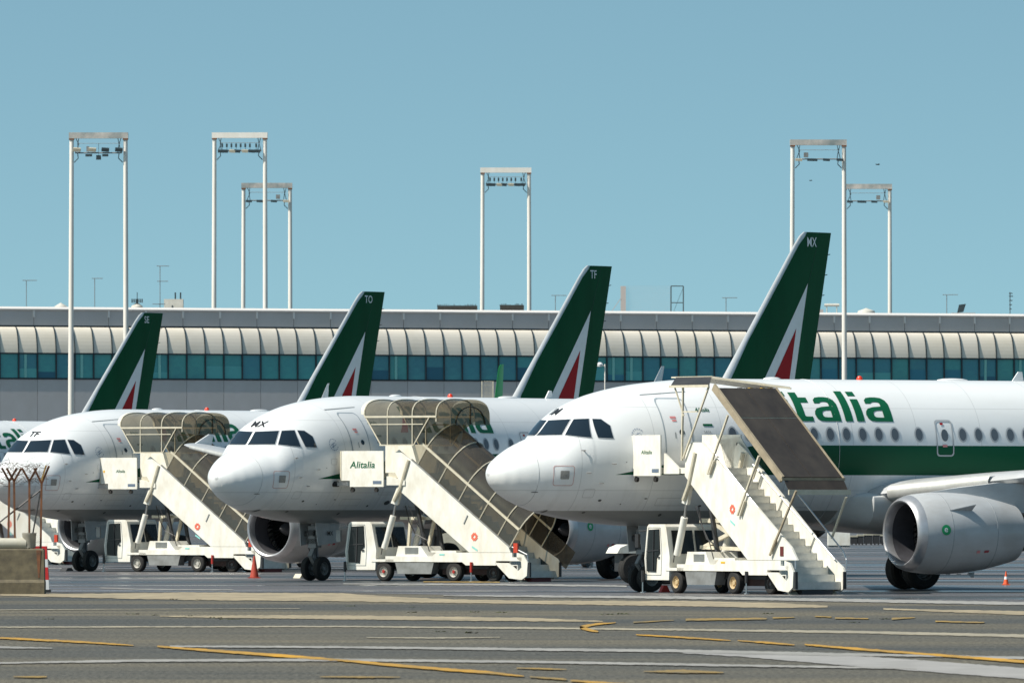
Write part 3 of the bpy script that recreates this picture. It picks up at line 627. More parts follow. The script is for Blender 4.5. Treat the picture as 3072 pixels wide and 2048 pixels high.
def foil(xle, y, z, ch, t, n=12, vert=False, camber=0.0):
    up, lo = [], []
    for i in range(n + 1):
        u = (i / n) ** 1.6; th = t * ch * 5 * (0.2969 * math.sqrt(u) - 0.126 * u - 0.3516 * u * u + 0.2843 * u ** 3 - 0.1015 * u ** 4)
        cz = camber * ch * math.sin(math.pi * u)
        up.append((xle + u * ch, th + cz)); lo.append((xle + u * ch, -th + cz))
    pts = up + lo[1:-1][::-1]
    return [(x, y + h, z) for x, h in pts] if vert else [(x, y, z + h) for x, h in pts]

def wheel_mb(r, w, c=(0, 0, 0)):
    t = MB().lathe([(-w * .5, r * .55), (-w * .5, r * .86), (-w * .36, r * .98), (0, r), (w * .36, r * .98), (w * .5, r * .86), (w * .5, r * .55)], c, 'y', 28)
    for sgn in (-.12, .12): t.lathe([(w * sgn - .006, r * 1.0), (w * sgn, r * 1.006), (w * sgn + .006, r)], c, 'y', 28)
    return t
def rim_mb(r, w, c=(0, 0, 0), holes=True):
    m = MB().lathe([(-w * .46, r * .56), (-w * .40, r * .50), (-w * .16, r * .44), (-w * .14, r * .22), (-w * .36, r * .20), (-w * .38, 0.0)], c, 'y', 22)
    m.lathe([(w * .46, r * .56), (w * .40, r * .50), (w * .16, r * .44), (w * .14, r * .22), (w * .36, r * .20), (w * .38, 0.0)], c, 'y', 22)
    for i in range(8):
        a = 2 * math.pi * i / 8; m.cyl((c[0] + r * .33 * math.cos(a), c[1] - w * .17, c[2] + r * .33 * math.sin(a)), (c[0] + r * .33 * math.cos(a), c[1] - w * .30, c[2] + r * .33 * math.sin(a)), r * .045, n=6)
    return m
def wheel(parent, x, y, z, r, w, key, rimmat=RIM, hub=None):
    wh = part('tyre', 'tyre' + key, lambda: wheel_mb(r, w), RUBBER, parent, (x, y, z))
    part('rim', 'rim' + key, lambda: rim_mb(r, w), rimmat, wh)
    if hub: part('hub', 'hub' + key, lambda: MB().lathe([(-w * .42, r * .19), (-w * .52, r * .15), (-w * .52, 0)], n=12, axis='y'), hub, wh)
    return wh

def airliner(code, reg, nose, L, ow, ot, theta, label, sharklet=False, tailcode=None, simple=False):
    """ow, ot: how far wing / tail sit further aft than on the short version"""
    K = 'S' if ow == 0 else 'M'
    t = thing('parked_airliner', label, 'airliner', nose, R(theta), 'white airliners with green tail fins parked on the apron')
    F = Fus(L)
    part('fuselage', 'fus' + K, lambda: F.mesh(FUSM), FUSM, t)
    sd_ = lambda x, z, off: F.side(x, z, off)
    fr_ = lambda u, z, off: F.front(u, z, off)
    def dec(name, key, vs, fs, mapper, step, off, m, parent=t, **kw):
        return part(name, key, lambda: conform(vs, fs, mapper, step, off, name, m), m, parent, **kw)
    def poly(p): return p, [tuple(range(len(p)))]
    # cockpit windows, their outlines measured in the view from 52 degrees off the nose
    def obl(u, z, off, sg=-1):
        c_, s_ = .609, .793; t0 = 4.0
        def pos(q): return u * c_ - q * s_, u * s_ + q * c_
        def inside(q):
            x, p = pos(q); return x > 0 and abs(p) <= F.hw(x, z)
        q = t0
        while q > -4 and not inside(q): q -= .06
        lo, hi = q, q + .06
        for _ in range(22):
            m = (lo + hi) / 2
            if inside(m): lo = m
            else: hi = m
        x, p = pos(lo + off * 1.6)
        if p < .05: p = .05; x = F.xf(.05, z) - off
        return Vector((x, sg * p, z + off * .8))
    panes = ([(.955, 4.335), (1.14, 4.745), (1.965, 4.775), (1.85, 4.345)], [(1.95, 4.34), (2.06, 4.775), (2.46, 4.79), (2.66, 4.27)],
             [(2.55, 4.785), (2.77, 4.775), (3.03, 4.60), (3.17, 4.25), (2.815, 4.27)])
    for sg in (-1, 1):
        ob_ = lambda u, z, off, sg=sg: obl(u, z, off, sg)
        for k, w_ in enumerate(panes):
            cxm = sum(p[0] for p in w_) / len(w_); czm = sum(p[1] for p in w_) / len(w_)
            ou = [(cxm + (x - cxm) * 1.05, czm + (z - czm) * 1.07) for x, z in w_]
            pn = dec('windscreen' if k == 0 else 'side_window', 'pane%d%d' % (sg, k), *poly(w_), ob_, .12, .010, GLASSD)
            dec('window_seal', 'seal%d%d' % (sg, k), *ring_fig(ou, w_), ob_, .12, .007, mat('window_seal_grey', (.40, .42, .44), .5), parent=pn)
    part('wiper', 'wiper1', lambda: MB().tube([F.front(-.15, 4.35, .02), F.front(-.75, 4.35, .02)], .012, 4), DARK, t)
    part('wiper', 'wiper2', lambda: MB().tube([F.front(.15, 4.35, .02), F.front(.75, 4.35, .02)], .012, 4), DARK, t)
    # nose code
    vs, fs = text_faces(reg, .42, .014, sx=.95); wd_ = max(v[0] for v in vs)
    vs = [(-(x - wd_ / 2), 4.90 + z * .62) for x, z in vs]
    dec('nose_lettering', 'nl' + reg, vs, fs, fr_, .1, .02, BLACKP)
    # radome seam, probe panel, small marks
    def ringseam(x, r=.012):
        tt, bb, w, c = F.sec(x); return MB().tube([(x, w * 1.004 * math.cos(a), c + ((tt - c) if math.sin(a) > 0 else (c - bb)) * 1.004 * math.sin(a)) for a in [2 * math.pi * i / 48 for i in range(49)]], r, 4)
    part('radome_seam', 'rs', lambda: ringseam(1.02, .004), SEAM, t)
    dec('probe_panel', 'pp', *poly(rrect(1.56, 1.80, 3.13, 3.36, .02)), sd_, .1, .01, mat('probe_grey', (.33, .32, .30), .6, noise=.3, nscale=20))
    dec('probe_outline', 'po', *ring_fig(rrect(1.38, 1.94, 2.95, 3.50, .07), rrect(1.395, 1.925, 2.965, 3.485, .06)), sd_, .15, .008, mat('pale_red_line', (.55, .30, .28), .6))
    for i, (x, z, a, b_) in enumerate(((1.0, 2.78, .09, .012), (2.85, 2.55, .05, .03), (3.4, 3.6, .015, .015), (4.2, 2.6, .05, .015), (4.9, 2.15, .05, .04), (2.6, 2.22, .05, .025), (1.6, 2.25, .03, .04), (6.0, 2.4, .05, .03), (6.9, 2.5, .14, .07), (3.5, 2.45, .02, .015))):
        dec('small_hatch', 'sh%d' % i, *poly(circ(x, z, a, b_, 10)), sd_, 0, .012, mat('hatch_dark', (.10, .10, .095), .6))
    for i_, (x_, z_) in enumerate(((2.35, 3.30), (2.75, 3.02), (3.05, 3.55), (2.2, 3.92))):
        p_ = F.side(x_, z_, 0); part('air_probe', 'prb%d' % i_, lambda: MB().cyl(p_, p_ + Vector((-.02, -.07, 0)), .018, n=6).cyl(p_ + Vector((-.12, -.075, 0)), p_ + Vector((.03, -.07, 0)), .014, n=6), mat('probe_metal', (.35, .34, .33), .5), t)
    for i_, (x0_, x1_, z0_, z1_) in enumerate(((6.2, 7.3, 2.75, 3.0), (2.3, 2.62, 2.62, 2.86), (7.9, 9.6, 2.35, 3.15), (3.6, 3.85, 3.7, 3.9), (4.55, 5.5, 2.4, 2.62))):
        dec('access_panel', 'acp%d' % i_, *ring_fig(rrect(x0_, x1_, z0_, z1_, .04), rrect(x0_ + .012, x1_ - .012, z0_ + .012, z1_ - .012, .03)), sd_, .2, .006, mat('faint_seam', (.50, .51, .50), .6))
    # doors
    door_m = mat('door_white', (0.77, 0.78, 0.785), .3, coat=.3)
    d1 = dec('cabin_door', 'd1', *poly(rrect(4.62, 5.42, 3.45, 5.34, .12)), sd_, .15, .012, door_m)
    dec('door_outline', 'd1o', *ring_fig(rrect(4.58, 5.46, 3.41, 5.38, .14), rrect(4.615, 5.425, 3.445, 5.345, .12)), sd_, .15, .008, mat('door_line', (.33, .38, .42), .5), parent=d1)
    dec('door_window', 'd1w', *poly(circ(5.12, 4.42, .08)), sd_, 0, .02, GLASSD, parent=d1)
    dec('door_lettering', 'd1r', *poly(rrect(4.84, 5.02, 4.80, 4.86, .01)), sd_, 0, .02, mat('small_red_print', (.65, .25, .25), .6), parent=d1)
    dec('door_lettering', 'd1r2', *poly(rrect(4.88, 5.02, 4.72, 4.77, .01)), sd_, 0, .02, MATS['small_red_print'], parent=d1)
    dec('door_handle', 'd1h', *poly(rrect(4.90, 4.93, 4.25, 4.42, .01)), sd_, 0, .02, SEAM, parent=d1)
    dec('door_gutter', 'd1g', *poly([(4.3, 5.45), (5.7, 5.55), (5.7, 5.565), (4.3, 5.47)]), sd_, .15, .012, SEAM)
    vs, fs = text_faces('Alitalia', .16, .012, .25); dec('small_lettering', 'slt', [(x + 5.68, z + 5.0) for x, z in vs], fs, sd_, .15, .012, GREENP)
    dec('emblem', 'em1', *poly(rrect(5.82, 6.12, 4.60, 4.66, .005)), sd_, 0, .012, GREENP)
    vs, fs = text_faces('SAFA', .10, .01); dec('small_lettering', 'slt2', [(x + 5.82, z + 4.40) for x, z in vs], fs, sd_, .15, .012, SEAM)
    ev, ef = [], []
    for i in range(14):
        a0, a1 = R(40 + i * 22), R(52 + i * 22); o_ = len(ev)
        ev += [(3.78 + .19 * math.cos(a0), 4.34 + .19 * math.sin(a0)), (3.78 + .19 * math.cos(a1), 4.34 + .19 * math.sin(a1)), (3.78 + .165 * math.cos(a1), 4.34 + .165 * math.sin(a1)), (3.78 + .165 * math.cos(a0), 4.34 + .165 * math.sin(a0))]; ef.append((o_, o_ + 1, o_ + 2, o_ + 3))
    for (a, b_) in (((3.68, 4.26), (3.90, 4.36)), ((3.66, 4.33), (3.86, 4.42)), ((3.74, 4.24), (3.78, 4.44))):
        o_ = len(ev); ev += [a, (a[0] + .025, a[1] - .012), (b_[0], b_[1] - .012), b_]; ef.append((o_, o_ + 1, o_ + 2, o_ + 3))
    dec('round_emblem', 'em3', ev, ef, sd_, 0, .012, mat('emblem_blue', (.16, .22, .32), .5))
    # fuselage title
    vs, fs = title_figure()
    ttl = dec('fuselage_title', 'ttl', [(x - .26, z + 4.75) for x, z in vs], fs, sd_, .10, .012, GREENP)
    dec('title_accent', 'tta', *poly([(7.16, 4.75), (7.54, 4.75), (7.79, 5.2), (7.60, 5.2)]), sd_, .15, .018, REDL, parent=ttl)
    # cabin windows (port and starboard)
    EX = 13.70 + ow * .95
    def wpane(sg): return conform(*poly(circ(0, 4.39, .115, .17, 16)), lambda x, z, off: F.side(12 + x, z, off, sg) - Vector((12, 0, 0)), 0, .016, 'cabin_window', WINDG)
    def wring(sg): return conform(*ring_fig(circ(0, 4.39, .155, .215, 20), circ(0, 4.39, .112, .167, 20)), lambda x, z, off: F.side(12 + x, z, off, sg) - Vector((12, 0, 0)), 0, .012, 'window_ring', WINDR)
    wl_ = [EX - .85] + [EX - 1.65 - k * .533 for k in range(20) if EX - 1.65 - k * .533 > 6.3] + [EX + .60 + k * .533 for k in range(24) if EX + .60 + k * .533 < L - 9.6]
    for sg in (-1, 1):
        for xw in wl_:
            wo_ = part('cabin_window', 'cw%d' % sg, lambda: wpane(sg), WINDG, t, (xw - 12 + 12, 0, 0)); part('window_ring', 'cwr%d' % sg, lambda: wring(sg), WINDR, wo_)
    xe = dec('overwing_exit', 'oe' + K, *ring_fig(rrect(EX - .29, EX + .29, 3.78, 4.80, .1), rrect(EX - .25, EX + .25, 3.82, 4.76, .08)), sd_, .15, .014, mat('exit_line', (.40, .42, .44), .5))
    dec('exit_window', 'oew' + K, *poly(circ(EX, 4.37, .115, .17, 16)), sd_, 0, .016, WINDG, parent=xe)
    dec('exit_marking', 'oem' + K, *poly(rrect(EX - .09, EX + .06, 4.04, 4.11, .01)), sd_, 0, .016, MATS['small_red_print'], parent=xe)
    dec('exit_marking', 'oem2' + K, *poly(rrect(EX - .11, EX - .01, 4.66, 4.72, .01)), sd_, 0, .016, REDL, parent=xe)
    dec('aft_door_outline', 'ad' + K, *ring_fig(rrect(L - 8.9, L - 8.1, 3.45, 5.3, .14), rrect(L - 8.865, L - 8.135, 3.485, 5.265, .12)), sd_, .2, .012, MATS['door_line'])
    for x in (10.2, 20.5): part('fuselage_seam', 'fsm%s%d' % (K, x), lambda: ringseam(x + ow * .8, .006), mat('seam_pale', (.55, .56, .56), .5), t)
    # roof antennas and beacon
    part('beacon', 'bcn', lambda: MB().lathe([(0, .09), (.06, .085), (.11, .05), (.125, 0)], (12.1, 0, 5.93), 'z', 12), mat('beacon_red', (.75, .05, .02), .3), t)
    part('dome_antenna', 'dma', lambda: MB().loft([[(15.2 + sx_ * math.cos(a) * .55, sx_ * math.sin(a) * .18, 5.92 + h) for a in [2 * math.pi * i / 16 for i in range(16)]] for sx_, h in ((1, 0), (.9, .04), (.6, .07), (.15, .08))]), WHITEL, t)
    part('dome_antenna', 'dmb', lambda: MB().loft([[(9.2 + sx_ * math.cos(a) * .3, sx_ * math.sin(a) * .14, 5.92 + h) for a in [2 * math.pi * i / 16 for i in range(16)]] for sx_, h in ((1, 0), (.9, .04), (.6, .07), (.15, .08))]), WHITEL, t)
    part('blade_antenna', 'bla', lambda: MB().prism([(17.2, 5.92), (17.6, 5.92), (17.55, 6.2), (17.42, 6.2)], -.02, .02), WHITEL, t)
    part('belly_antenna', 'blb', lambda: MB().prism([(6.6, 1.82), (7.0, 1.82), (6.95, 1.6), (6.85, 1.6)], -.02, .02), WHITEL, t)
    # belly fairing
    def fairing():
        rings = []
        for k in range(17):
            u = k / 16; x = 10.6 + ow + u * 10.2; w = 2.02 + .28 * math.sin(math.pi * min(1, u * 1.0)) ** .5; zb = 1.84 - .30 * math.sin(math.pi * u) ** .45
            rings.append([(x, (w if u not in (0, 1) else 1.2) * math.copysign(abs(math.cos(a)) ** .55, math.cos(a)), 2.55 + (2.55 - zb) * (1.0 if math.sin(a) < 0 else .28) * math.copysign(abs(math.sin(a)) ** .6, math.sin(a))) for a in [2 * math.pi * i / 32 for i in range(32)]])
        return MB().loft(rings)
    part('belly_fairing', 'blf' + K, fairing, mat('fairing_paint', (.55, .56, .56), .35, noise=.2, nscale=1, nstretch=(.4, 1, 1)), t)
    # wings
    for sg in (-1, 1):
        def wing(sg=sg):
            st = [(1.2, 11.6, 6.9, 2.62, .125), (2.0, 12.05, 6.2, 2.72, .13), (4.2, 13.2, 5.0, 2.98, .125), (6.4, 14.3, 3.95, 3.20, .115), (10, 16.1, 3.05, 3.62, .11), (14, 18.1, 2.15, 4.10, .105), (16.6, 19.4, 1.65, 4.42, .10), (16.95, 19.65, 1.4, 4.47, .08)]
            return MB().loft([foil(x + ow - .6, sg * y, z, c, th, 12, camber=.012) for y, x, c, z, th in st])
        part('wing', 'wing%s%d' % (K, sg), wing, WINGM, t)
        def slat(sg=sg):
            mb = MB()
            for (ya, yb) in ((2.3, 5.2), (6.4, 16.4)):
                for i in range(6):
                    pass
                ps = [np.interp(y, [2.0, 6.4, 16.6], [12.05, 14.3, 19.4]) for y in (ya, yb)]; zs = [np.interp(y, [2.0, 6.4, 16.6], [2.72, 3.20, 4.42]) for y in (ya, yb)]
                rr = [.30, .27] if ya < 3 else [.16, .08]
                rings = [[(p + ow - .63 + r * .75 * (1 - math.cos(a)) - .02, sg * y, z + r * .8 * math.sin(a)) for a in [R(-85 + 170 * k / 10) for k in range(11)]] for p, y, z, r in zip(ps, (ya, yb), zs, rr)]
                mb.loft(rings, closed=False, caps=False)
            return mb
        part('slat', 'slat%s%d' % (K, sg), slat, mat('slat_metal', (.60, .60, .58), .42, metal=.35, noise=.2), t)
        if sharklet:
            def shark(sg=sg):
                rings = []
                for k in range(9):
                    u = k / 8; a = R(82) * min(1, u * 2.2); y = 16.95 + .75 * math.sin(a) * (1 if u > .3 else u / .3) * .8 + .28 * u; z = 4.47 + 2.25 * u ** 1.15; c = 1.4 - .75 * u
                    rings.append([(x_, sg * (y + (h_ if True else 0)), z) for (x_, h_, _) in [(p[0], p[2], 0) for p in foil(19.65 + ow + 1.45 * u, 0, 0, c, .07, 8)]])
                return MB().loft(rings)
            part('sharklet', 'shk%s%d' % (K, sg), shark, WHITEL, t)
        else:
            part('wingtip_fence', 'fence%s%d' % (K, sg), lambda: MB().prism([(19.5 + ow, 4.47), (20.4 + ow, 4.85), (20.62 + ow, 4.85), (20.5 + ow, 4.45), (20.5 + ow, 4.25), (20.3 + ow, 4.25)], sg * 16.95 - .03, sg * 16.95 + .03), WHITEL, t)
        for yy, ln in ((4.0, 2.8), (8.2, 2.6), (11.6, 2.2)):
            def canoe(yy=yy, ln=ln, sg=sg):
                x1 = np.interp(yy, [2, 6.4, 16.6], [18.25, 18.25, 21.05]) + ow; z = np.interp(yy, [2, 6.4, 16.6], [2.72, 3.2, 4.42]) - .28
                return MB().lathe([(-ln * .75, .01), (-ln * .55, .13), (-ln * .2, .19), (ln * .15, .15), (ln * .35, .01)], (x1, sg * yy, z), 'x', 12)
            part('flap_fairing', 'can%s%d%d' % (K, sg, yy), canoe, WINGM, t)
        # engine
        ey, ez, exx = sg * 5.75, 1.64, 9.80 + ow
        nac = part('engine_nacelle', 'nac%s%d' % (K, sg), lambda: MB().lathe([(.28, 1.115), (.5, 1.155), (.9, 1.195), (1.5, 1.205), (2.2, 1.17), (2.9, 1.07), (3.5, .94), (3.9, .84), (3.88, .80)], (exx, ey, ez), 'x', 48), NACM, t)
        NS = .94; nac.scale = (NS * .985, NS, NS); nac.location = (exx * (1 - NS * .985), ey * (1 - NS), (ez + .0) * (1 - NS))
        part('inlet_lip', 'lip%s%d' % (K, sg), lambda: MB().lathe([(.278, 1.114), (.12, 1.06), (.03, 1.0), (0, .955), (.03, .91), (.13, .875), (.28, .865)], (exx, ey, ez), 'x', 48), LIPM, nac)
        part('inlet_liner', 'lin%s%d' % (K, sg), lambda: MB().lathe([(.28, .865), (.6, .855), (1.05, .87)], (exx, ey, ez), 'x', 48), INNER, nac, recalc=False)
        def fan(sg=sg):
            mb = MB()
            for i in range(30):
                a = 2 * math.pi * i / 30; a2 = a + .17
                mb.quad((exx + 1.02, ey + .22 * math.cos(a), ez + .22 * math.sin(a)), (exx + 1.12, ey + .22 * math.cos(a2), ez + .22 * math.sin(a2)), (exx + 1.16, ey + .865 * math.cos(a2), ez + .865 * math.sin(a2)), (exx + .98, ey + .865 * math.cos(a), ez + .865 * math.sin(a)))
            return mb.lathe([(1.3, .87), (1.3, 0)], (exx, ey, ez), 'x', 32)
        part('fan', 'fan%s%d' % (K, sg), fan, FAN, nac)
        part('spinner', 'spin%s%d' % (K, sg), lambda: MB().lathe([(.62, 0.0), (.68, .07), (.85, .17), (1.02, .24)], (exx, ey, ez), 'x', 20), mat('spinner_dark', (.05, .05, .055), .35), nac)
        part('exhaust_cone', 'exh%s%d' % (K, sg), lambda: MB().lathe([(3.6, .80), (3.88, .62), (4.6, .48), (4.62, .38), (4.3, .36)], (exx, ey, ez), 'x', 32).lathe([(4.3, .30), (4.9, .16), (5.15, 0)], (exx, ey, ez), 'x', 20), mat('burnt_metal', (.13, .115, .10), .45, metal=.7, noise=.4), nac)
        for k, xs_ in enumerate((1.12, 2.75)):
            rr_ = float(np.interp(xs_, [.9, 1.5, 2.2, 2.9], [1.195, 1.205, 1.17, 1.07])) + .004
            part('cowl_seam', 'cs%s%d%d' % (K, sg, k), lambda xs_=xs_, rr_=rr_: MB().lathe([(xs_, rr_ - .004), (xs_ + .004, rr_), (xs_ + .022, rr_), (xs_ + .026, rr_ - .006)], (exx, ey, ez), 'x', 40), SEAM, nac)
        # strake and marks on the outer and inner cowl
        for side_ in (-1, 1):
            def onnac(u, v, off, side_=side_):   # u along x, v angle height
                a = v / 1.2; r = float(np.interp(u, [.28, .5, .9, 1.5, 2.2, 2.9, 3.5], [1.115, 1.155, 1.195, 1.205, 1.17, 1.07, .94])) + off
                return Vector((exx + u, ey + side_ * r * math.cos(a), ez + r * math.sin(a)))
            dec('round_badge', 'bdg%s%d%d' % (K, sg, side_), *poly(circ(.86, .10, .155, .155, 22)), onnac, .08, .012, mat('badge_green', (.01, .30, .10), .4), parent=nac)
            vs, fs = text_faces('e', .26, .01); dec('badge_symbol', 'bds%s%d%d' % (K, sg, side_), [(x + .79, z + .04) for x, z in vs], fs, onnac, 0, .02, WHITEL, parent=nac)
            dec('warning_mark', 'wm%s%d%d' % (K, sg, side_), *poly(rrect(2.02, 2.14, -.62, -.53, .01)), onnac, 0, .012, MATS['small_red_print'], parent=nac)
            dec('warning_mark', 'wn%s%d%d' % (K, sg, side_), *poly(rrect(2.30, 2.48, -.62, -.54, .01)), onnac, 0, .012, mat('dull_red', (.35, .06, .07), .6), parent=nac)
        part('strake', 'stk%s%d' % (K, sg), lambda: MB().slab([(exx + 1.1, ey - sg * 1.0, ez + .66), (exx + 1.9, ey - sg * .98, ez + .66), (exx + 1.9, ey - sg * 1.2, ez + .83)], (0, 0, .02)), NACM, nac, smooth=False)
        part('strake', 'stl%s%d' % (K, sg), lambda: MB().slab([(exx + 1.1, ey + sg * 1.0, ez + .66), (exx + 1.9, ey + sg * .98, ez + .66), (exx + 1.9, ey + sg * 1.2, ez + .83)], (0, 0, .02)), NACM, nac, smooth=False)
        for k_ in range(4):
            part('cowl_latch', None, lambda: MB().box(exx + 1.25 + .38 * k_, exx + 1.37 + .38 * k_, ey - .03, ey + .03, ez - 1.212, ez - 1.19), SEAM, nac, smooth=False)
        part('drain_mast', None, lambda: MB().prism([(exx + 2.4, ez - 1.16), (exx + 2.62, ez - 1.14), (exx + 2.6, ez - 1.30), (exx + 2.52, ez - 1.30)], ey - .015, ey + .015), NACM, nac, smooth=False)
        part('pylon', 'pyl%s%d' % (K, sg), lambda: MB().loft([[(exx + x, ey - w_, z0), (exx + x, ey + w_, z0), (exx + x, ey + w_ * .8, z1), (exx + x, ey - w_ * .8, z1)] for x, w_, z0, z1 in ((1.0, .03, 2.70, 2.84), (2.0, .2, 2.55, 2.98), (3.4, .24, 2.3, 3.12), (5.2, .22, 2.15, 3.05), (6.6, .10, 2.6, 2.95))]), NACM, nac)
        # stabilisers
        part('tailplane', 'stab%s%d' % (K, sg), lambda: MB().loft([foil(L - 4.95 + dx, sg * y, z, c, .1, 8) for y, dx, c, z in ((.3, 0, 3.9, 4.95), (.9, .4, 3.6, 5.0), (6.2, 3.35, 1.5, 5.56))]), WINGM, t)
        # main gear
        gx = 16.3 + (1.6 if K == 'M' else 0)
        part('main_gear_leg', 'mgl%s%d' % (K, sg), lambda: MB().cyl((gx, sg * 3.8, .62), (gx, sg * 3.75, 2.7), .12, .15, n=12).cyl((gx, sg * 3.35, .6), (gx, sg * 4.25, .6), .09).cyl((gx, sg * 3.8, 1.6), (gx - .9, sg * 3.4, 2.6), .06).bar((gx - .2, sg * 3.8, 1.4), (gx - .34, sg * 3.8, .95), .12, .05), mat('gear_grey', (.25, .25, .25), .5, noise=.3), t)
        part('gear_door', 'mgd%s%d' % (K, sg), lambda: MB().slab([(gx - .45, sg * 4.12, 1.15), (gx + .45, sg * 4.12, 1.15), (gx + .55, sg * 4.0, 2.6), (gx - .55, sg * 4.0, 2.6)], (0, .03, 0)), WINGM, t, smooth=False)
        for dy in (-.44, .44): wheel(t, gx, sg * 3.8 + dy, .585, .585, .40, 'mg', mat('dark_rim', (.10, .10, .10), .5, noise=.3))
    # nose gear
    ngm = MATS['gear_grey']
    part('nose_gear_leg', 'ngl', lambda: MB().cyl((5.07, 0, .38), (4.98, 0, 1.95), .09, .12, n=12).box(4.86, 5.16, -.16, .16, 1.05, 1.75).cyl((5.07, -.36, .38), (5.07, .36, .38), .05).cyl((5.0, 0, 1.3), (5.9, .0, 1.95), .05).bar((4.93, 0, 1.05), (4.78, 0, .78), .16, .05).bar((4.78, 0, .78), (4.98, 0, .52), .14, .05), ngm, t)
    part('hydraulic_lines', 'ngh', lambda: MB().tube([(4.92, -.10, 1.85), (4.86, -.14, 1.3), (4.95, -.12, .8), (5.05, -.2, .45)], .018, 5).tube([(4.92, .10, 1.85), (4.86, .16, 1.2), (4.98, .13, .7)], .018, 5).box(4.86, 5.0, -.22, .22, 1.18, 1.34).box(4.8, 4.95, -.13, .13, 1.45, 1.62), DARK, t)
    for sg in (-1, 1):
        part('landing_light', 'ngll%d' % sg, lambda: MB().lathe([(0, .085), (.03, .09), (.13, .05), (.14, 0)], (4.78, sg * .18, 1.50), 'x', 12), STEEL, t)
        part('nose_gear_door', 'ngd%d' % sg, lambda: MB().slab([(4.75, sg * .36, 1.12), (5.75, sg * .36, 1.22), (5.9, sg * .32, 1.86), (4.65, sg * .32, 1.86)], (0, .025, 0)), mat('belly_paint', (.50, .50, .49), .4, noise=.2), t, smooth=False)
        wheel(t, 5.07, sg * .25, .385, .385, .22, 'ng', mat('grey_rim', (.22, .22, .21), .5, noise=.3))
    vs, fs = text_faces(reg, .2, .012); part('gear_door_lettering', 'gdl' + reg, lambda: conform([(x + 5.2, z + 1.45) for x, z in vs], fs, lambda x, z, off: Vector((x, -.375, z)), 0, 0, 'gear_door_lettering', BLACKP), BLACKP, t)
    # fin
    X0 = L - 6.79
    zl = [5.2, 5.75, 6.1, 6.65, 11.3, 11.62, 11.76]; le = [-4.4, -2.5, -1.0, 0.0, 4.18, 4.50, 4.75]; teg = [4.75, 4.88, 4.96, 5.1, 6.24, 6.32, 6.35]
    def fle(z): return X0 + float(np.interp(z, zl, le))
    def fte(z): return X0 + float(np.interp(z, zl, teg))
    def fth(x, z):
        a, b_ = fle(z), fte(z); u = min(1, max(0, (x - a) / (b_ - a))); tq = .07
        return tq * (b_ - a) * 5 * (0.2969 * math.sqrt(u) - 0.126 * u - 0.3516 * u * u + 0.2843 * u ** 3 - 0.1015 * u ** 4)
    zz = [5.2, 5.5, 5.75, 6.1, 6.65, 8, 9.6, 11.3, 11.62, 11.76]
    fin = part('tail_fin', 'fin' + K, lambda: MB().loft([foil(fle(z), 0, z, fte(z) - fle(z), .07 if z < 11.7 else .04, 14, vert=True) for z in zz]), WHITEL, t)
    for sg in (-1, 1):
        fm = lambda x, z, off, sg=sg: Vector((x, sg * (fth(x, z) + off), z))
        A = lambda dx, z: (X0 + dx, z)
        gp = [A(-.4 + .45, 6.1), (X0 + .34, 6.65)] + [(fle(z) + .20, z) for z in (8, 9.6, 11.3)] + [(fle(11.6) + .26, 11.6), (fle(11.75) + .15, 11.752), (fte(11.75) - .01, 11.752), (fte(9) - .01, 9), (fte(6.65) - .01, 6.65), (fte(6.1) - .01, 6.1)]
        g = dec('green_livery', 'gl%s%d' % (K, sg), *poly(gp), fm, .35, .020, GREEND, parent=fin)
        dec('white_triangle', 'wt%s%d' % (K, sg), *poly([A(1.80, 6.1), A(2.17, 6.65), A(4.87, 10.0), A(4.07, 6.65), A(3.95, 6.1)]), fm, .35, .028, WHITEL, parent=fin)
        dec('red_triangle', 'rt%s%d' % (K, sg), *poly([A(2.42, 6.1), A(2.72, 6.65), A(4.15, 8.45), A(3.74, 6.65), A(3.62, 6.1)]), fm, .35, .036, REDL, parent=fin)
        dec('rudder_line', 'rl%s%d' % (K, sg), *poly([A(3.35, 6.1), A(3.38, 6.1), A(5.62, 11.75), A(5.60, 11.75)]), fm, .35, .025, mat('rudder_gap', (.01, .05, .03), .6), parent=fin)
    vs, fs = text_faces(tailcode or reg, .46, .008, sx=.85)
    dec('fin_lettering', 'fl' + (tailcode or reg) + K, [(X0 + 4.84 + x, 11.26 + z) for x, z in vs], fs, lambda x, z, off: Vector((x, -(fth(x, z) + off), z)), .2, .030, WHITEL, parent=fin)
    for z in (11.0, 10.3, 9.6): part('static_wick', 'wick%s%.0f' % (K, z * 10), lambda z=z: MB().cyl((fte(z), 0, z), (fte(z) + .14, 0, z + .02), .018, n=4), DARK, fin)
    return t

def nose_at(px, d): return ((px - 1536) * d / FPX, d, 0)
airliner('3', 'IM', nose_at(1463, 275.5), 33.84, 0, 0, 30.2, 'nearest white airliner on the right, letters IM above its windscreen, open stair at its door', )
airliner('2', 'MX', nose_at(648, 317), 33.84, 0, 0, 52.5, 'middle white airliner with letters MX above its windscreen and on its green tail fin')
airliner('1', 'TF', nose_at(-14, 362), 37.57, 1.6, 3.73, 52.5, 'left airliner with letters TF above its windscreen and on its green tail fin')
airliner('0', 'TO', nose_at(-532, 409), 37.57, 1.6, 3.73, 52.5, 'airliner mostly out of frame at left whose green tail fin reads TO')
airliner('00', 'SE', nose_at(-1063, 457), 37.57, 1.6, 3.73, 52.5, 'farthest airliner, only its green tail fin reading SE in view')

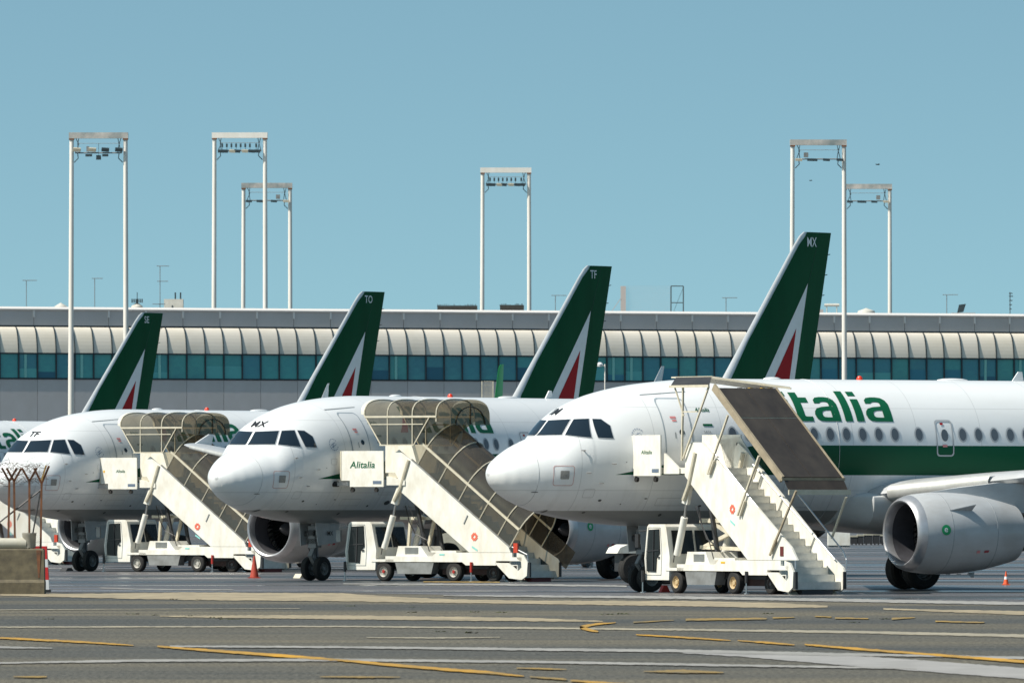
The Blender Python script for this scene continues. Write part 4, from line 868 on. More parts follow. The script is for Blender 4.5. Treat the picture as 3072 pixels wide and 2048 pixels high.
# ---------------------------------------------------------------- passenger stair trucks
def ta(cx_, cy_, y=-.82): return ((cx_ + 156 - 140 * (y + .82)) / 179.7, (1415 - cy_) / 228)
def tb(cx_, cy_, y=-.82): return ((cx_ - 206 * (y + .82) - 188) / 129.5, (1515 - cy_) / 241)
def stair_truck(px, d, alpha, kind, label, logo='big', rimm=RIM, hub=None, canopy=True):
    """px, d: where the near front corner of the platform stands; local x runs back from the aircraft, y to the far side"""
    a = R(alpha); near = Vector(((px - 1536) * d / FPX, d, 0)); org = near + Vector((math.sin(a), math.cos(a), 0)) * .82
    t = thing('passenger_stair_truck', label, 'stair truck', org, -a, 'white passenger stair trucks at the aircraft doors')
    P = lambda name, fn, m, parent=t, **kw: part(name, kind + name + str(len(MESH)) if False else None, fn, m, parent, **kw)
    # chassis
    P('deck', lambda: MB().prism([(1.67, .62), (1.67, .80), (3.55, .80), (3.72, .92), (6.1, .92), (6.1, .52), (4.9, .52), (4.75, .62)], -.86, .86).prism([(6.1, .92), (6.75, .92), (6.75, .78), (7.12, .78), (7.12, .66), (6.1, .66)], -.86, -.78), WHITE, smooth=False)
    P('chassis', lambda: MB().box(.3, 6.2, -.55, .55, .40, .6), DARK, smooth=False)
    P('tank', lambda: MB().prism([(2.05, .60), (3.6, .60), (3.5, .24), (2.15, .24)], -.84, -.5), GREY, smooth=False)
    P('underframe', lambda: MB().box(3.7, 6.0, -.5, .5, .22, .42), mat('rusty_underframe', (.06, .03, .025), .8, noise=.4), smooth=False)
    for x in (1.56, 4.38):
        for y in (-.72, .72): wheel(t, x, y, .31, .31 if x < 2 else .31, .22, 'st' + rimm.name, rimm, hub)
    for x in (5.75,):
        for y in (-.45, .45): wheel(t, x, y, .28, .28, .2, 'sx', mat('dark_rim', (.1, .1, .1), .5))
    P('mudguard', lambda: MB().box(1.1, 2.0, -.86, -.6, .62, .70).box(1.1, 2.0, .6, .86, .62, .70), WHITE, smooth=False)
    # cab
    cab = P('cab', lambda: MB().prism([(.10, .36), (.02, .95), (.16, 1.82), (.24, 1.89), (1.02, 1.89), (1.10, 1.82), (1.28, 1.0), (1.24, .36)], -.84, .84), WHITE, ang=25)
    P('cab_door', lambda: MB().prism([(.18, .60), (.16, .95), (.28, 1.74), (.78, 1.76), (.82, 1.1), (.66, .98), (.62, .58)], -.868, -.845), CABG, cab, smooth=False)
    P('door_frame', lambda: MB().bar((.50, -.875, .62), (.54, -.875, 1.72), .03).bar((.2, -.875, 1.15), (.8, -.875, 1.18), .03), DARK, cab, smooth=False)
    P('door_seam', lambda: MB().tube([(.12, -.848, .55), (.10, -.848, .95), (.24, -.848, 1.80), (.82, -.848, 1.80), (.90, -.848, 1.1), (.86, -.848, .50), (.12, -.848, .50)], .007, 4), SEAM, cab)
    P('cab_lamp', lambda: MB().box(.0, .05, -.72, -.5, .55, .68).box(.0, .05, .5, .72, .55, .68), STEEL, cab, smooth=False)
    P('door_handle', lambda: MB().box(.70, .80, -.875, -.845, .96, 1.0), DARK, cab, smooth=False)
    P('rear_window', lambda: MB().slab([(1.275, -.7, 1.08), (1.275, -.02, 1.08), (1.14, -.02, 1.72), (1.14, -.7, 1.72)], (.02, 0, .004)), CABG, cab, smooth=False)
    P('rear_window', lambda: MB().slab([(1.275, .06, 1.08), (1.275, .74, 1.08), (1.14, .74, 1.72), (1.14, .06, 1.72)], (.02, 0, .004)), CABG, cab, smooth=False)
    P('windscreen', lambda: MB().slab([(.04, -.74, 1.0), (.04, .74, 1.0), (.15, .74, 1.74), (.15, -.74, 1.74)], (-.02, 0, 0)), CABG, cab, smooth=False)
    P('mirror', lambda: MB().box(-.22, -.05, -1.0, -.93, 1.25, 1.62).cyl((-.1, -.95, 1.7), (.2, -.8, 1.72), .015), DARK if kind == 'B' else GREY, cab, smooth=False)
    P('bumper', lambda: MB().box(-.02, .12, -.8, .8, .36, .52), DARK, cab, smooth=False)
    # engine cover
    hood = P('engine_cover', lambda: MB().prism([(2.05, .80), (2.14, 1.12), (3.05, 1.12), (3.32, .80)] if kind == 'A' else [(2.0, .80), (2.1, 1.14), (3.0, 1.14), (3.2, .80)], -.80, .2), WHITE, smooth=False)
    P('vent_grille', lambda: (lambda mb: [mb.box(2.42, 2.95, -.815, -.80, .88 + .03 * i, .895 + .03 * i) for i in range(7)] and mb)(MB()), GREY, hood, smooth=False)
    P('step_box', lambda: MB().box(3.5, 4.5, -.84, -.3, .92, .98), WHITE, smooth=False)
    # jacks
    for x, y in ((.10, -.95), (5.15, -.9), (5.15, .9)):
        j = P('stabiliser_jack', lambda: MB().cyl((x, y, .30), (x, y, .62), .045, n=8), (RED if (x > 1 and kind == 'A') else DARK), t)
        P('jack_rod', lambda: MB().cyl((x, y, .02), (x, y, .32), .022, n=6).cyl((x, y, 0), (x, y, .03), .07, n=8), STEEL, j)
    P('rubber_foot', lambda: MB().box(6.9, 7.25, -.5, .5, 0.0, .12), mat('red_block', (.12, .02, .02), .7) if kind == 'A' else DARK, smooth=False)
    # stair side panels
    if kind == 'A':
        side = [(1.98, 4.02), (2.2, 4.17), (2.65, 3.88), (6.6, 1.10), (6.68, .93), (5.04, .93), (2.31, 2.83), (2.29, 3.1), (1.98, 3.57)]
    else:
        side = [tb(460, 560), tb(500, 520), tb(560, 520), tb(600, 560), tb(1130, 1210), tb(1165, 1290), (6.8, .93), (5.15, .93), tb(520, 830), tb(455, 740)]
    foot = [(6.05, .60), (6.62, .12), (7.12, .07), (7.33, .2), (7.36, .62), (7.2, .84), (6.93, .92), (6.93, .74), (7.10, .64), (7.12, .46), (6.98, .34), (6.6, .60)]
    full = [(1.98, 3.9), (2.2, 4.12), (2.65, 3.88), (6.7, 1.05), (7.30, .72), (7.40, .55), (7.40, .2), (7.15, .08), (6.6, .1), (6.2, .35), (2.31, 2.95), (1.98, 3.4)]
    s1 = P('side_panel', lambda: MB().prism(side, -.86, -.80), WHITE, smooth=False)
    P('lower_side_panel', lambda: MB().prism(foot, -.86, -.80), WHITE, smooth=False)
    s2 = P('side_panel', lambda: MB().prism(full, .80, .86), WHITE, smooth=False)
    for y in (-.79, .79): P('end_bumper', lambda: MB().box(7.37, 7.42, y - .04, y + .04, .15, .62), DARK, smooth=False)
    P('side_slot', lambda: MB().slab([(5.62, .795, 1.30), (5.88, .795, 1.12), (5.80, .795, .95), (5.55, .795, 1.14)], (0, -.012, 0)), SEAM, s2, smooth=False)
    P('side_slot', lambda: MB().slab([(6.55, .795, .78), (6.9, .795, .55), (6.85, .795, .30), (6.5, .795, .52)], (0, -.012, 0)), LAMPD, s2, smooth=False)
    # steps
    ns = 17; stepm = mat('step_grey', (.62, .62, .58), .6, noise=.2)
    for i in range(ns):
        k = (i + .5) / ns; x = 2.35 + k * 4.85; z = 3.45 - k * 3.28
        part('step', 'step', lambda: MB().prism([(0, 0), (.30, 0), (.30, -.21), (.27, -.21), (.27, -.03), (0, -.03)], -.79, .79), stepm, t, (x - .16, 0, z + .08), smooth=False)
    P('stair_underside', lambda: MB().slab([(2.3, -.78, 3.12), (2.3, .78, 3.12), (7.1, .78, -.0), (7.1, -.78, .0)], (0, 0, -.05)), CREAM, smooth=False)
    # emblem and print on the side panel
    def cross(cx_, cz_, s_):
        mb = MB()
        for k in range(4):
            a0 = R(45 + 90 * k)
            for q in (-1, 1):
                c0 = Vector((cx_, -.866, cz_)) + Vector((math.cos(a0 + q * .42), 0, math.sin(a0 + q * .42))) * s_ * .40; mb.slab([c0 + Vector((dx * s_ * .50, 0, dz * s_ * .50)) for dx, dz in ((-.5, 0), (0, -.5), (.5, 0), (0, .5))], (0, -.006, 0))
        return mb
    emx = {'A': (5.25, 1.42), 'B': tb(760, 960)}[kind] if logo != 'small' else ta(-210 + 1206 - 1206 + 850, 1040)
    P('red_emblem', lambda: cross(emx[0], emx[1], .22), mat('emblem_red', (.75, .16, .10), .6), s1, smooth=False)
    P('small_print', lambda: MB().slab([(emx[0] + dx, -.866, emx[1] + dz) for dx, dz in ((-.1, -.28), (.12, -.40), (.12, -.46), (-.1, -.34))], (0, -.004, 0)), mat('print_teal', (.25, .6, .55), .6), s1, smooth=False)
    P('panel_hinge', lambda: MB().bar((4.98, -.87, 2.1), (4.83, -.87, 1.83), .03), SEAM, s1, smooth=False) if kind == 'A' else None
    P('deck_label', lambda: MB().box(3.85, 4.05, -.868, -.86, .83, .88), mat('print_teal', (.25, .6, .55), .6) if kind == 'A' else YEL, smooth=False)
    P('tail_light', lambda: MB().box(6.78, 6.94, -.84, -.76, .92, 1.22) if kind == 'A' else MB().box(6.74, 6.90, -.875, -.86, 1.04, 1.30), mat('lens_red', (.5, .05, .02), .25) if kind == 'A' else mat('dark_lens', (.12, .02, .015), .3), smooth=False)
    # platform and guard
    P('platform', lambda: MB().box(.25, 2.45, -.84, .84, 3.28, 3.44), CREAM if kind == 'A' else WHITE, smooth=False)
    gx0, gx1, gz0, gz1 = (0.0, 1.70, 3.0, 4.14) if kind == 'A' else (-.62, 1.06, 3.22, 4.34)
    gy = -.96
    gp_ = [(gx0, gz1), (gx1, gz1), (gx1, gz0), (gx0 + .34, gz0), (gx0 + .34, gz0 + .2), (gx0, gz0 + .2)]
    gd = P('platform_guard', lambda: MB().prism(gp_, gy - .04, gy), WHITE, smooth=False)
    P('guard_edge', lambda: MB().box(gx0 - .05, gx0, gy - .05, gy + .5, gz0 + .2, gz1), CREAM, gd, smooth=False)
    P('guard_label', lambda: MB().box(gx1 - .42, gx1 - .08, gy - .048, gy - .04, gz0 + .09, gz0 + .19), mat('label_blue_grey', (.12, .16, .22), .5), gd, smooth=False)
    if logo == 'big':
        v_, f_ = text_faces('Alitalia', .30, .014, .18); sx_ = 1.02 / max(q[0] for q in v_)
        v_ = [(gx0 + .34 + x * sx_, z + gz0 + .60) for x, z in v_]
    else:
        v_, f_ = text_faces('Alitalia', .15, .008, .18); sx_ = .54 / max(q[0] for q in v_) if kind == 'B' else .42 / max(q[0] for q in v_)
        v_ = [(gx0 + .72 + x * sx_, z + gz0 + .60) for x, z in v_]
    part('guard_lettering', None, lambda: None, None, None) if False else None
    me = conform(v_, f_, lambda x, z, off: Vector((x, gy - .046, z)), 0, 0, 'guard_lettering', GREENP)
    o = bpy.data.objects.new('guard_lettering', me); col.objects.link(o); o.parent = gd
    if logo != 'big': P('guard_mark', lambda: MB().box(gx0 + .12, gx0 + .19, gy - .048, gy - .04, gz0 + .60, gz0 + .68), YEL, gd, smooth=False)
    P('platform_bracket', lambda: MB().prism([(gx1 + .02, gz0 + .05), (gx1 + .78, gz0 + .05), (gx1 + .78, gz0 + .2), (gx1 + .04, gz0 + (.34 if kind == 'A' else .62))], -.90, -.84), WHITE, smooth=False)
    P('bumper_rod', lambda: MB().box(gx0 - .55, gx0 + .25, gy - .02, gy + .10, gz0 + .03, gz0 + .15), STEEL if kind == 'A' else CREAM, smooth=False)
    P('bumper_pad', lambda: MB().cyl((gx0 - .45, gy + .04, gz0 + .09), (gx0 - .2, gy + .04, gz0 + .09), .09, n=10), RUBBER, smooth=False)
    for x in (gx0 + .42, gx0 + 1.38): P('castor', lambda: MB().cyl((x, gy - .03, gz0 - .10), (x, gy + .05, gz0 - .10), .07, n=10).box(x - .03, x + .03, gy - .03, gy, gz0 - .08, gz0), RUBBER)
    P('far_guard', lambda: MB().box(.3, 2.2, .88, .93, 3.45, 4.35), WHITE, smooth=False)
    # lift legs
    for y in (-.78, .78):
        P('lift_cylinder', lambda: MB().cyl((1.56, y, 1.05), (1.93, y, 2.08), .10, .10, n=12), WHITE)
        P('lift_rod', lambda: MB().cyl((1.93, y, 2.05), (2.05, y, 2.62), .035, n=8), STEEL)
        P('lift_arm', lambda: MB().tube([(2.02, y - .09, 2.55), (2.28, y - .09, 2.95), (2.62, y - .09, 3.85)], .065, 8), CREAM)
        P('lift_bracket', lambda: MB().prism([(1.86, 2.48), (2.12, 2.42), (2.3, 2.95), (2.12, 3.0)], y - .05, y + .05), WHITE, smooth=False)
    P('hydraulic_ram', lambda: MB().cyl((2.9, -.3, .9), (2.45, -.3, 2.6), .07, n=8).cyl((3.1, .3, .9), (2.75, .3, 2.5), .07, n=8), DARK)
    P('hose', lambda: MB().tube([(1.5, -.86, .85), (1.65, -.86, 1.5), (1.85, -.8, 2.0), (2.0, -.7, 2.6), (2.2, -.6, 3.0)], .016, 5).tube([(2.6, -.86, 2.4), (2.9, -.87, 1.9), (3.3, -.87, 1.4), (3.4, -.8, .95)], .014, 5), DARK)
    P('hose', lambda: MB().tube([(2.2, -.5, 2.4), (2.35, -.5, 1.9), (2.6, -.5, 1.5), (3.1, -.5, 1.3)], .02, 5), DARK)
    if kind == 'B':
        Q = lambda a_, b_: (tb(a_, b_, -.2)[0], -.2, tb(a_, b_, -.2)[1])
        P('scissor_brace', lambda: MB().bar(Q(560, 1035), Q(850, 1035), .12).bar(Q(640, 1050), Q(900, 1225), .10).bar(Q(830, 1075), Q(570, 1215), .10).bar(Q(560, 1210), Q(900, 1225), .10), CREAM, smooth=False)
    else:
        P('scissor_brace', lambda: MB().bar((1.7, -.1, 2.0), (3.0, -.1, 2.0), .10).bar((2.1, -.1, 2.0), (2.0, -.1, .9), .09).bar((2.9, .1, 1.95), (2.6, .1, .9), .09), CREAM, smooth=False)
    if kind == 'A' and not canopy: pass
    elif kind == 'A':
        th = math.atan2(3.88 - 1.10, 6.6 - 2.65); sx_, sz_ = math.sin(th), math.cos(th)
        def hoop(x, grow=0.0):
            z = 3.88 - (x - 2.65) * math.tan(th); pts = [(x, -.82, z)]
            for k in range(17):
                q = math.pi * k / 16; n = .66 + .92 * math.sin(q) + grow; yy = -.82 * math.cos(q) * (1 + grow)
                pts.append((x + sx_ * n, yy, z + sz_ * n))
            pts.append((x, .82, z)); return pts
        xs = [2.93, 3.76, 4.57, 5.40, 6.13, 6.62]
        for xa, xb in zip(xs[:-1], xs[1:]):
            P('canopy_panel', lambda: MB().loft([hoop(xa + .01), hoop(xb - .01)], closed=False, caps=False), TINT, recalc=False)
        for x in xs: P('canopy_hoop', lambda: MB().tube(hoop(x, .012), .024, 5), CREAM)
        rr = lambda x, n, y: (x + sx_ * n, y, 3.88 - (x - 2.65) * math.tan(th) + sz_ * n)
        for y, n in ((-.84, .68), (.84, .68)):
            P('canopy_rail', lambda: MB().bar(rr(2.75, n, y), rr(6.62, n, y), .05, .07), CREAM, smooth=False)
        for y in (-.83, .83): P('canopy_sill', lambda: MB().bar(rr(2.7, .02, y), rr(6.65, .02, y), .05, .05), GREY, smooth=False)
        P('ridge_rail', lambda: MB().bar(rr(2.9, 1.60, 0), rr(4.9, 1.60, 0), .05, .05), DARK, smooth=False)
        P('end_panel', lambda: MB().add([rr(6.62, .0, .82), rr(6.62, .66, .82), rr(7.6, .66, .82), rr(7.6, 0, .82)], [(0, 1, 2, 3)]), TINT)
        # upper canopy
        def uh(x, low=4.32, slant=0.0, g=0.0):
            pts = [(x + slant, -.98 - g, low)]
            for k in range(17):
                q = math.pi * k / 16; pts.append((x, -(.98 + g) * math.copysign(abs(math.cos(q)) ** .8, math.cos(q)), 5.28 + (.48 + g) * math.sin(q) ** .75))
            pts.append((x + slant, .98 + g, low)); return pts
        ux = [(.92, 4.32, .68), (1.86, 4.32, 0), (2.86, 4.32, 0), (3.82, 5.06, 0)]
        for (p0, p1) in ((ux[0], ux[1]), (ux[1], ux[2])):
            P('canopy_panel', lambda: MB().loft([uh(*p0), uh(*p1)], closed=False, caps=False), TINTU, recalc=False)
        P('canopy_panel', lambda: MB().loft([uh(2.86, 4.32, 0), uh(3.3, 4.7, -.1), uh(3.82, 5.06, 0)], closed=False, caps=False), TINTU, recalc=False)
        for p_ in ux: P('canopy_hoop', lambda: MB().tube(uh(*p_, .012), .026, 5), CREAM)
        P('front_collar', lambda: MB().loft([[(x - .12, y * 1.03, z + .03) for x, y, z in uh(*ux[0])][1:-1], uh(*ux[0])[1:-1]], closed=False, caps=False), WHITE, recalc=False)
        for z in (5.22,): 
            for y in (-1.0, 1.0): P('canopy_rail', lambda: MB().bar((.95, y, z), (3.84, y, z), .05, .06), CREAM, smooth=False)
        for y in (-1.0, 1.0):
            P('canopy_rail', lambda: MB().bar((1.2, y, 4.98), (3.3, y, 4.98), .03), CREAM, smooth=False)
            P('canopy_sill', lambda: MB().bar((1.55, y, 4.32), (2.92, y, 4.32), .04), CREAM, smooth=False)
            P('canopy_strut', lambda: MB().bar((2.92, y, 4.32), (3.55, y, 5.2), .03), CREAM, smooth=False)
        def arch():
            mb = MB(); pts = [(4.42, -1.02, 4.95)] + [(4.42, -1.02 * math.copysign(abs(math.cos(math.pi * k / 14)) ** .6, math.cos(math.pi * k / 14)), 5.10 + .56 * math.sin(math.pi * k / 14) ** .6) for k in range(15)] + [(4.42, 1.02, 4.95)]
            mb.add(pts, [tuple(range(len(pts)))]); return mb
        P('end_window', arch, TINTU)
        P('canopy_panel', lambda: MB().loft([uh(3.82, 5.06, 0), uh(4.42, 4.95, 0)], closed=False, caps=False), TINTU, recalc=False)
        P('arch_rib', lambda: MB().tube([(4.44, -.75 * math.cos(math.pi * k / 12), 4.98 + .55 * math.sin(math.pi * k / 12)) for k in range(13)], .018, 4).tube([(4.44, 0, 4.98), (4.44, 0, 5.62)], .016, 4), DARK)
        P('handrail', lambda: MB().tube([(6.65, -.80, 1.12), (7.0, -.80, .98), (7.3, -.80, .86), (7.33, -.80, .7)], .02, 6), CHROME)
    else:
        def X3(p, y): q = tb(p[0], p[1], y); return (q[0], y, q[1])
        def rail(y):
            a0, b0 = (3.05, 4.05), (7.25, 1.12); return MB().tube([(a0[0], y, a0[1] + .10), (b0[0], y, b0[1] + .06), (7.42, y, .95), (7.42, y, .7)], .022, 6)
        for y in (-.83, .83): P('handrail', lambda: rail(y), CHROME)
        P('handrail', lambda: MB().tube([(3.0, .74, 3.55), (7.0, .74, .95)], .022, 6), CHROME)
        nt, nb = X3((640, 170), -.95), X3((1062, 765), -.95)
        up = Vector((math.sin(R(36)), 0, math.cos(R(36)))) * .05
        ft, fb = (nt[0], 1.05, nt[2]), (nb[0], 1.05, nb[2])
        lp_ = lambda k, y: (nt[0] + (nb[0] - nt[0]) * k, y, nt[2] + (nb[2] - nt[2]) * k)
        for (k0, k1) in ((0, .325), (.335, .985)):
            for (y0, y1) in ((-.92, .02), (.04, 1.02)):
                P('roof_panel', lambda: MB().slab([lp_(k0, y0), lp_(k0, y1), lp_(k1, y1), lp_(k1, y0)], up * .6), ROOFD, smooth=False)
        P('roof_frame', lambda: MB().bar(lp_(-.02, -.95), lp_(1.0, -.95), .07, .20).bar(lp_(0, 1.05), lp_(1, 1.05), .05, .1).bar(lp_(1, -.98), lp_(1, 1.08), .08, .08), mat('tan_frame', (.36, .30, .21), .6, noise=.3), smooth=False)
        P('roof_crossbar', lambda: MB().bar(lp_(.33, -.95), lp_(.33, 1.05), .035, .06), CREAM, smooth=False)
        P('roof_flap', lambda: MB().slab([lp_(1.0, -.9), lp_(1.0, 1.04), (nb[0] + .22, 1.04, nb[2] - .30), (nb[0] + .22, -.9, nb[2] - .30)], (.02, 0, 0)), ROOFD, smooth=False)
        P('roof_edge', lambda: MB().bar((nb[0] + .24, -.9, nb[2] - .35), (nb[0] + .24, 1.12, nb[2] - .35), .05, .14), CREAM, smooth=False)
        P('top_roof', lambda: MB().slab([(.55, -.15, 5.90), (2.3, -.15, 5.90), (3.45, -.97, 5.68), (1.55, -.97, 5.68)], (0, 0, .03)), ROOFD, smooth=False)
        P('top_roof', lambda: MB().slab([(.4, -.13, 5.91), (2.32, -.13, 5.91), (3.95, 1.35, 5.62), (1.9, 1.35, 5.62)], (0, 0, .03)), mat('pale_roof_panel', (.58, .56, .52), .5, noise=.2), smooth=False)
        P('top_roof_edge', lambda: MB().bar((1.5, -.99, 5.66), (3.45, -.99, 5.66), .05, .07).bar((.3, -.12, 5.93), (2.32, -.12, 5.93), .04, .04).bar((2.32, -.13, 5.90), (3.95, 1.38, 5.6), .05, .05), CREAM, smooth=False)
        for y in (.0, .35, .75, 1.0): P('roof_bracket', lambda: MB().box(3.35, 3.47, y, y + .09, 5.52, 5.62), YEL if y > .3 else DARK, smooth=False)
        yv = -.93
        for p0, p1, w_ in (((435, 155), (428, 640), .05), ((380, 150), (440, 345), .035), ((600, 155), (436, 625), .045), ((430, 318), (528, 318), .035), ((722, 345), (592, 730), .05), ((918, 612), (782, 1000), .05)):
            P('roof_post', lambda: MB().bar(X3(p0, yv), X3(p1, yv), w_), CREAM, smooth=False)
        for p0, p1, y in (((1150, 840), (985, 1260), -.93),):
            P('roof_post', lambda: MB().bar(X3(p0, y), X3(p1, y), .05), mat('tan_frame', (.36, .30, .21), .6), smooth=False)
        for p0, p1, y in (((1490, 880), (1400, 1150), .95), ((1150, 470), (1085, 760), .95), ((960, 560), (900, 760), .6)):
            P('roof_post', lambda: MB().bar(X3(p0, y), X3(p1, y), .05), CREAM, smooth=False)
        for p0, p1 in (((640, 640), (610, 730)), ((835, 905), (805, 1000)), ((1025, 1160), (1000, 1250))):
            P('post_bracket', lambda: MB().bar(X3(p0, -.89), X3(p1, -.89), .12, .04), CREAM, smooth=False)
        P('rear_guard', lambda: MB().prism([tb(690, 500, .88), tb(820, 480, .88), tb(900, 620, .88), tb(920, 720, .88), tb(740, 720, .88)], .88, .92), WHITE, smooth=False)
        P('guard_window', lambda: MB().prism([tb(800, 520, .87), tb(826, 540, .87), tb(826, 640, .87), tb(800, 610, .87)], .85, .875), LAMPD, smooth=False)
    return t

stair_truck(1035, 318.9, 37.5, 'A', 'middle canopied stair truck with large green lettering on its platform guard', hub=RED)
stair_truck(312, 364, 37.5, 'A', 'left canopied stair truck with small faint lettering on its platform guard', logo='small', rimm=RIM)
stair_truck(1934, 275.6, 57.5, 'B', 'right stair truck with uncovered steps under a flat dark sloping roof', logo='smallb', rimm=TANRIM)
stair_truck(-216, 410.5, 37.5, 'A', 'farthest stair truck, cut by the left edge behind the rusty fence', logo='small', rimm=RIM, canopy=False)

# ---------------------------------------------------------------- cones, chocks, barriers
def cone(px, py, h, m, label, bands=False):
    g = G(px, py); t = thing('traffic_cone', label, 'traffic cone', g, 0, 'traffic cones on the apron')
    part('cone_body', None, lambda: MB().lathe([(.03, h * .20), (.5 * h, h * .12), (h, h * .035), (h, 0)], axis='z', n=20), m, t)
    part('cone_base', None, lambda: MB().box(-h * .28, h * .28, -h * .28, h * .28, 0, .03), m, t, smooth=False)
    if bands: part('reflective_band', None, lambda: MB().lathe([(h * .42, h * .138), (h * .62, h * .105), (h * .62, h * .09)], axis='z', n=20), WHITEL, t)
cone(763, 1733, .74, DULLRED, 'tall faded red cone between the left and middle stair trucks')
cone(3018, 1754, .42, ORANGE, 'orange cone with a white band at the far right', True)
single('wheel_chock', MB().prism([(-.22, 0), (.22, 0), (.12, .14), (-.1, .14)], -.15, .15), CREAM, 'pale wheel chock at the nose wheels of the middle airliner', 'chock', G(902, 1733), R(50))
single('wheel_chock', MB().prism([(-.14, 0), (.14, 0), (.05, .2), (-.05, .2)], -.1, .1), RED, 'small red chock at the front wheel of the right stair truck', 'chock', G(1993, 1776), R(20))
single('wheel_chock', MB().prism([(-.22, 0), (.22, 0), (.12, .12), (-.1, .12)], -.15, .15), DARK, 'dark wheel chock at the nose wheels of the left airliner', 'chock', G(200, 1712), R(50))

# ---------------------------------------------------------------- rusty fence on its block at the left
D0 = 271.0
def fx(px): return (px - 1536) * D0 / FPX
def fz(py): return EYE + (HOR - py) * D0 / FPX
blk = thing('concrete_block', 'stained concrete barrier block at the left edge with rust streaks', 'concrete block', (fx(0), D0, 0))
bx0, bx1 = fx(-140) - fx(0), fx(135) - fx(0)
part('block_body', None, lambda: MB().loft([[(bx0, -.45 + k, z), (bx1 - e, -.45 + k, z), (bx1 - e, .55 - k, z), (bx0, .55 - k, z)] for z, k, e in ((0, 0, 0), (.32, .0, .0), (.40, .10, .01), (1.20, .14, .02), (1.24, .17, .05))]), CONC, blk, smooth=False)
part('rust_streak', None, lambda: MB().slab([(bx1 - .22, -.318, 1.2), (bx1 - .10, -.318, 1.2), (bx1 - .13, -.345, .45), (bx1 - .17, -.345, .45)], (0, -.01, 0)), RUST, blk, smooth=False)
fe = thing('rusty_wire_fence', 'rusty steel posts with Y-shaped tops and tangled barbed wire on a concrete block', 'fence', (0, D0, 0))
zb = 1.24
posts = [(-28, 1443), (25, 1443), (45, 1443), (88, 1443), (122, 1450)]
for i, (px, py) in enumerate(posts):
    x = fx(px); zt = fz(py); lean = .03 * math.sin(i * 2.1)
    part('fence_post', None, lambda: MB().bar((x, 0, zb), (x + lean, 0, zt), .055, .055), RUST, fe, smooth=False)
    for s_ in (-1, 1):
        part('post_arm', None, lambda: MB().bar((x + lean, 0, zt), (x + lean + s_ * .20, .05 * s_, zt + (.36 if i < 4 else (.42 if s_ < 0 else .48))), .045, .05), RUST, fe, smooth=False)
part('bracing_rod', None, lambda: MB().cyl((fx(124), 0, fz(1468)), (fx(-20), .05, fz(1580)), .022, n=6), DARK, fe)
part('bracing_rod', None, lambda: MB().cyl((fx(122), 0, fz(1470)), (fx(97), -.1, fz(1610)), .022, n=6), DARK, fe)
part('sloping_plate', None, lambda: MB().slab([(fx(122), -.02, fz(1440)), (fx(136), -.02, fz(1395)), (fx(141), -.02, fz(1395)), (fx(127), -.02, fz(1440))], (0, .03, 0)), mat('rust_yellow', (.42, .26, .08), .8, noise=.4, nscale=9), fe, smooth=False)
wires = MB(); rnd = random.Random(3)
for k in range(26):
    z0 = fz(rnd.uniform(1392, 1452)); x0 = fx(rnd.uniform(-60, 40)); pts = []
    for j in range(9):
        pts.append((x0 + j * .13 + rnd.uniform(-.06, .06), rnd.uniform(-.18, .18), z0 + rnd.uniform(-.12, .12)))
    wires.tube(pts, .004, 3)
for k in range(9):   # loose coils
    cxw = fx(rnd.uniform(-40, 118)); czw = fz(rnd.uniform(1375, 1415)); rw = rnd.uniform(.15, .33); pts = [(cxw + rw * math.cos(q * .7 + k), .15 * math.sin(q + k), czw + rw * .8 * math.sin(q * .7 + k)) for q in range(8)]
    wires.tube(pts, .0035, 3)
for k in range(60):
    xx, zz_ = fx(rnd.uniform(-40, 125)), fz(rnd.uniform(1385, 1450)); a = rnd.uniform(0, 3.1); wires.cyl((xx - .03 * math.cos(a), 0, zz_ - .03 * math.sin(a)), (xx + .03 * math.cos(a), 0, zz_ + .03 * math.sin(a)), .007, n=3)
o = part('barbed_wire', None, lambda: wires, mat('old_wire', (.09, .055, .035), .9, spec=.1), fe); o['kind'] = 'stuff'
mesh_ = MB()
zt_, zb_ = fz(1455), zb
wx0, wx1 = fx(-50), fx(122); stp = .055
k = wx0 - (zt_ - zb_)
while k < wx1:
    for s_ in (1, -1):
        # diagonal wires clipped to the panel
        a0 = (k, zb_) if s_ > 0 else (k, zt_); pts = []
        x_a, x_b = max(k, wx0), min(k + (zt_ - zb_), wx1)
        if x_b > x_a:
            za = zb_ + (x_a - k) if s_ > 0 else zt_ - (x_a - k); zc_ = zb_ + (x_b - k) if s_ > 0 else zt_ - (x_b - k)
            mesh_.cyl((x_a, .03, za), (x_b, .03, zc_), .0028, n=3, caps=False)
    k += stp
o = part('wire_mesh', None, lambda: mesh_, mat('old_wire', (.07, .055, .045), .7), fe); o['kind'] = 'stuff'
pp = thing('drain_pipe', 'pale pipe ending in an upright elbow, lying on the concrete block', 'pipe', (0, D0 - .05, 0))
part('pipe_run', None, lambda: MB().cyl((fx(-130), 0, fz(1630)), (fx(70), 0, fz(1630)), .155, n=20), PIPEM, pp)
part('pipe_elbow', None, lambda: MB().lathe([(0, .14), (.02, .175), (.34, .185), (.36, .195), (.42, .195), (.42, .15), (.2, .14)], (fx(88), 0, zb + .005), 'z', 22), mat('weathered_pipe', (.33, .31, .26), .8, noise=.4), pp)
part('pipe_socket', None, lambda: MB().cyl((fx(60), -.02, fz(1630)), (fx(80), -.02, fz(1630)), .168, n=20), PIPEM, pp)
rb = thing('plastic_barrier', 'red and white plastic barrier just behind the concrete block', 'barrier', (fx(105), D0 + 6, 0))
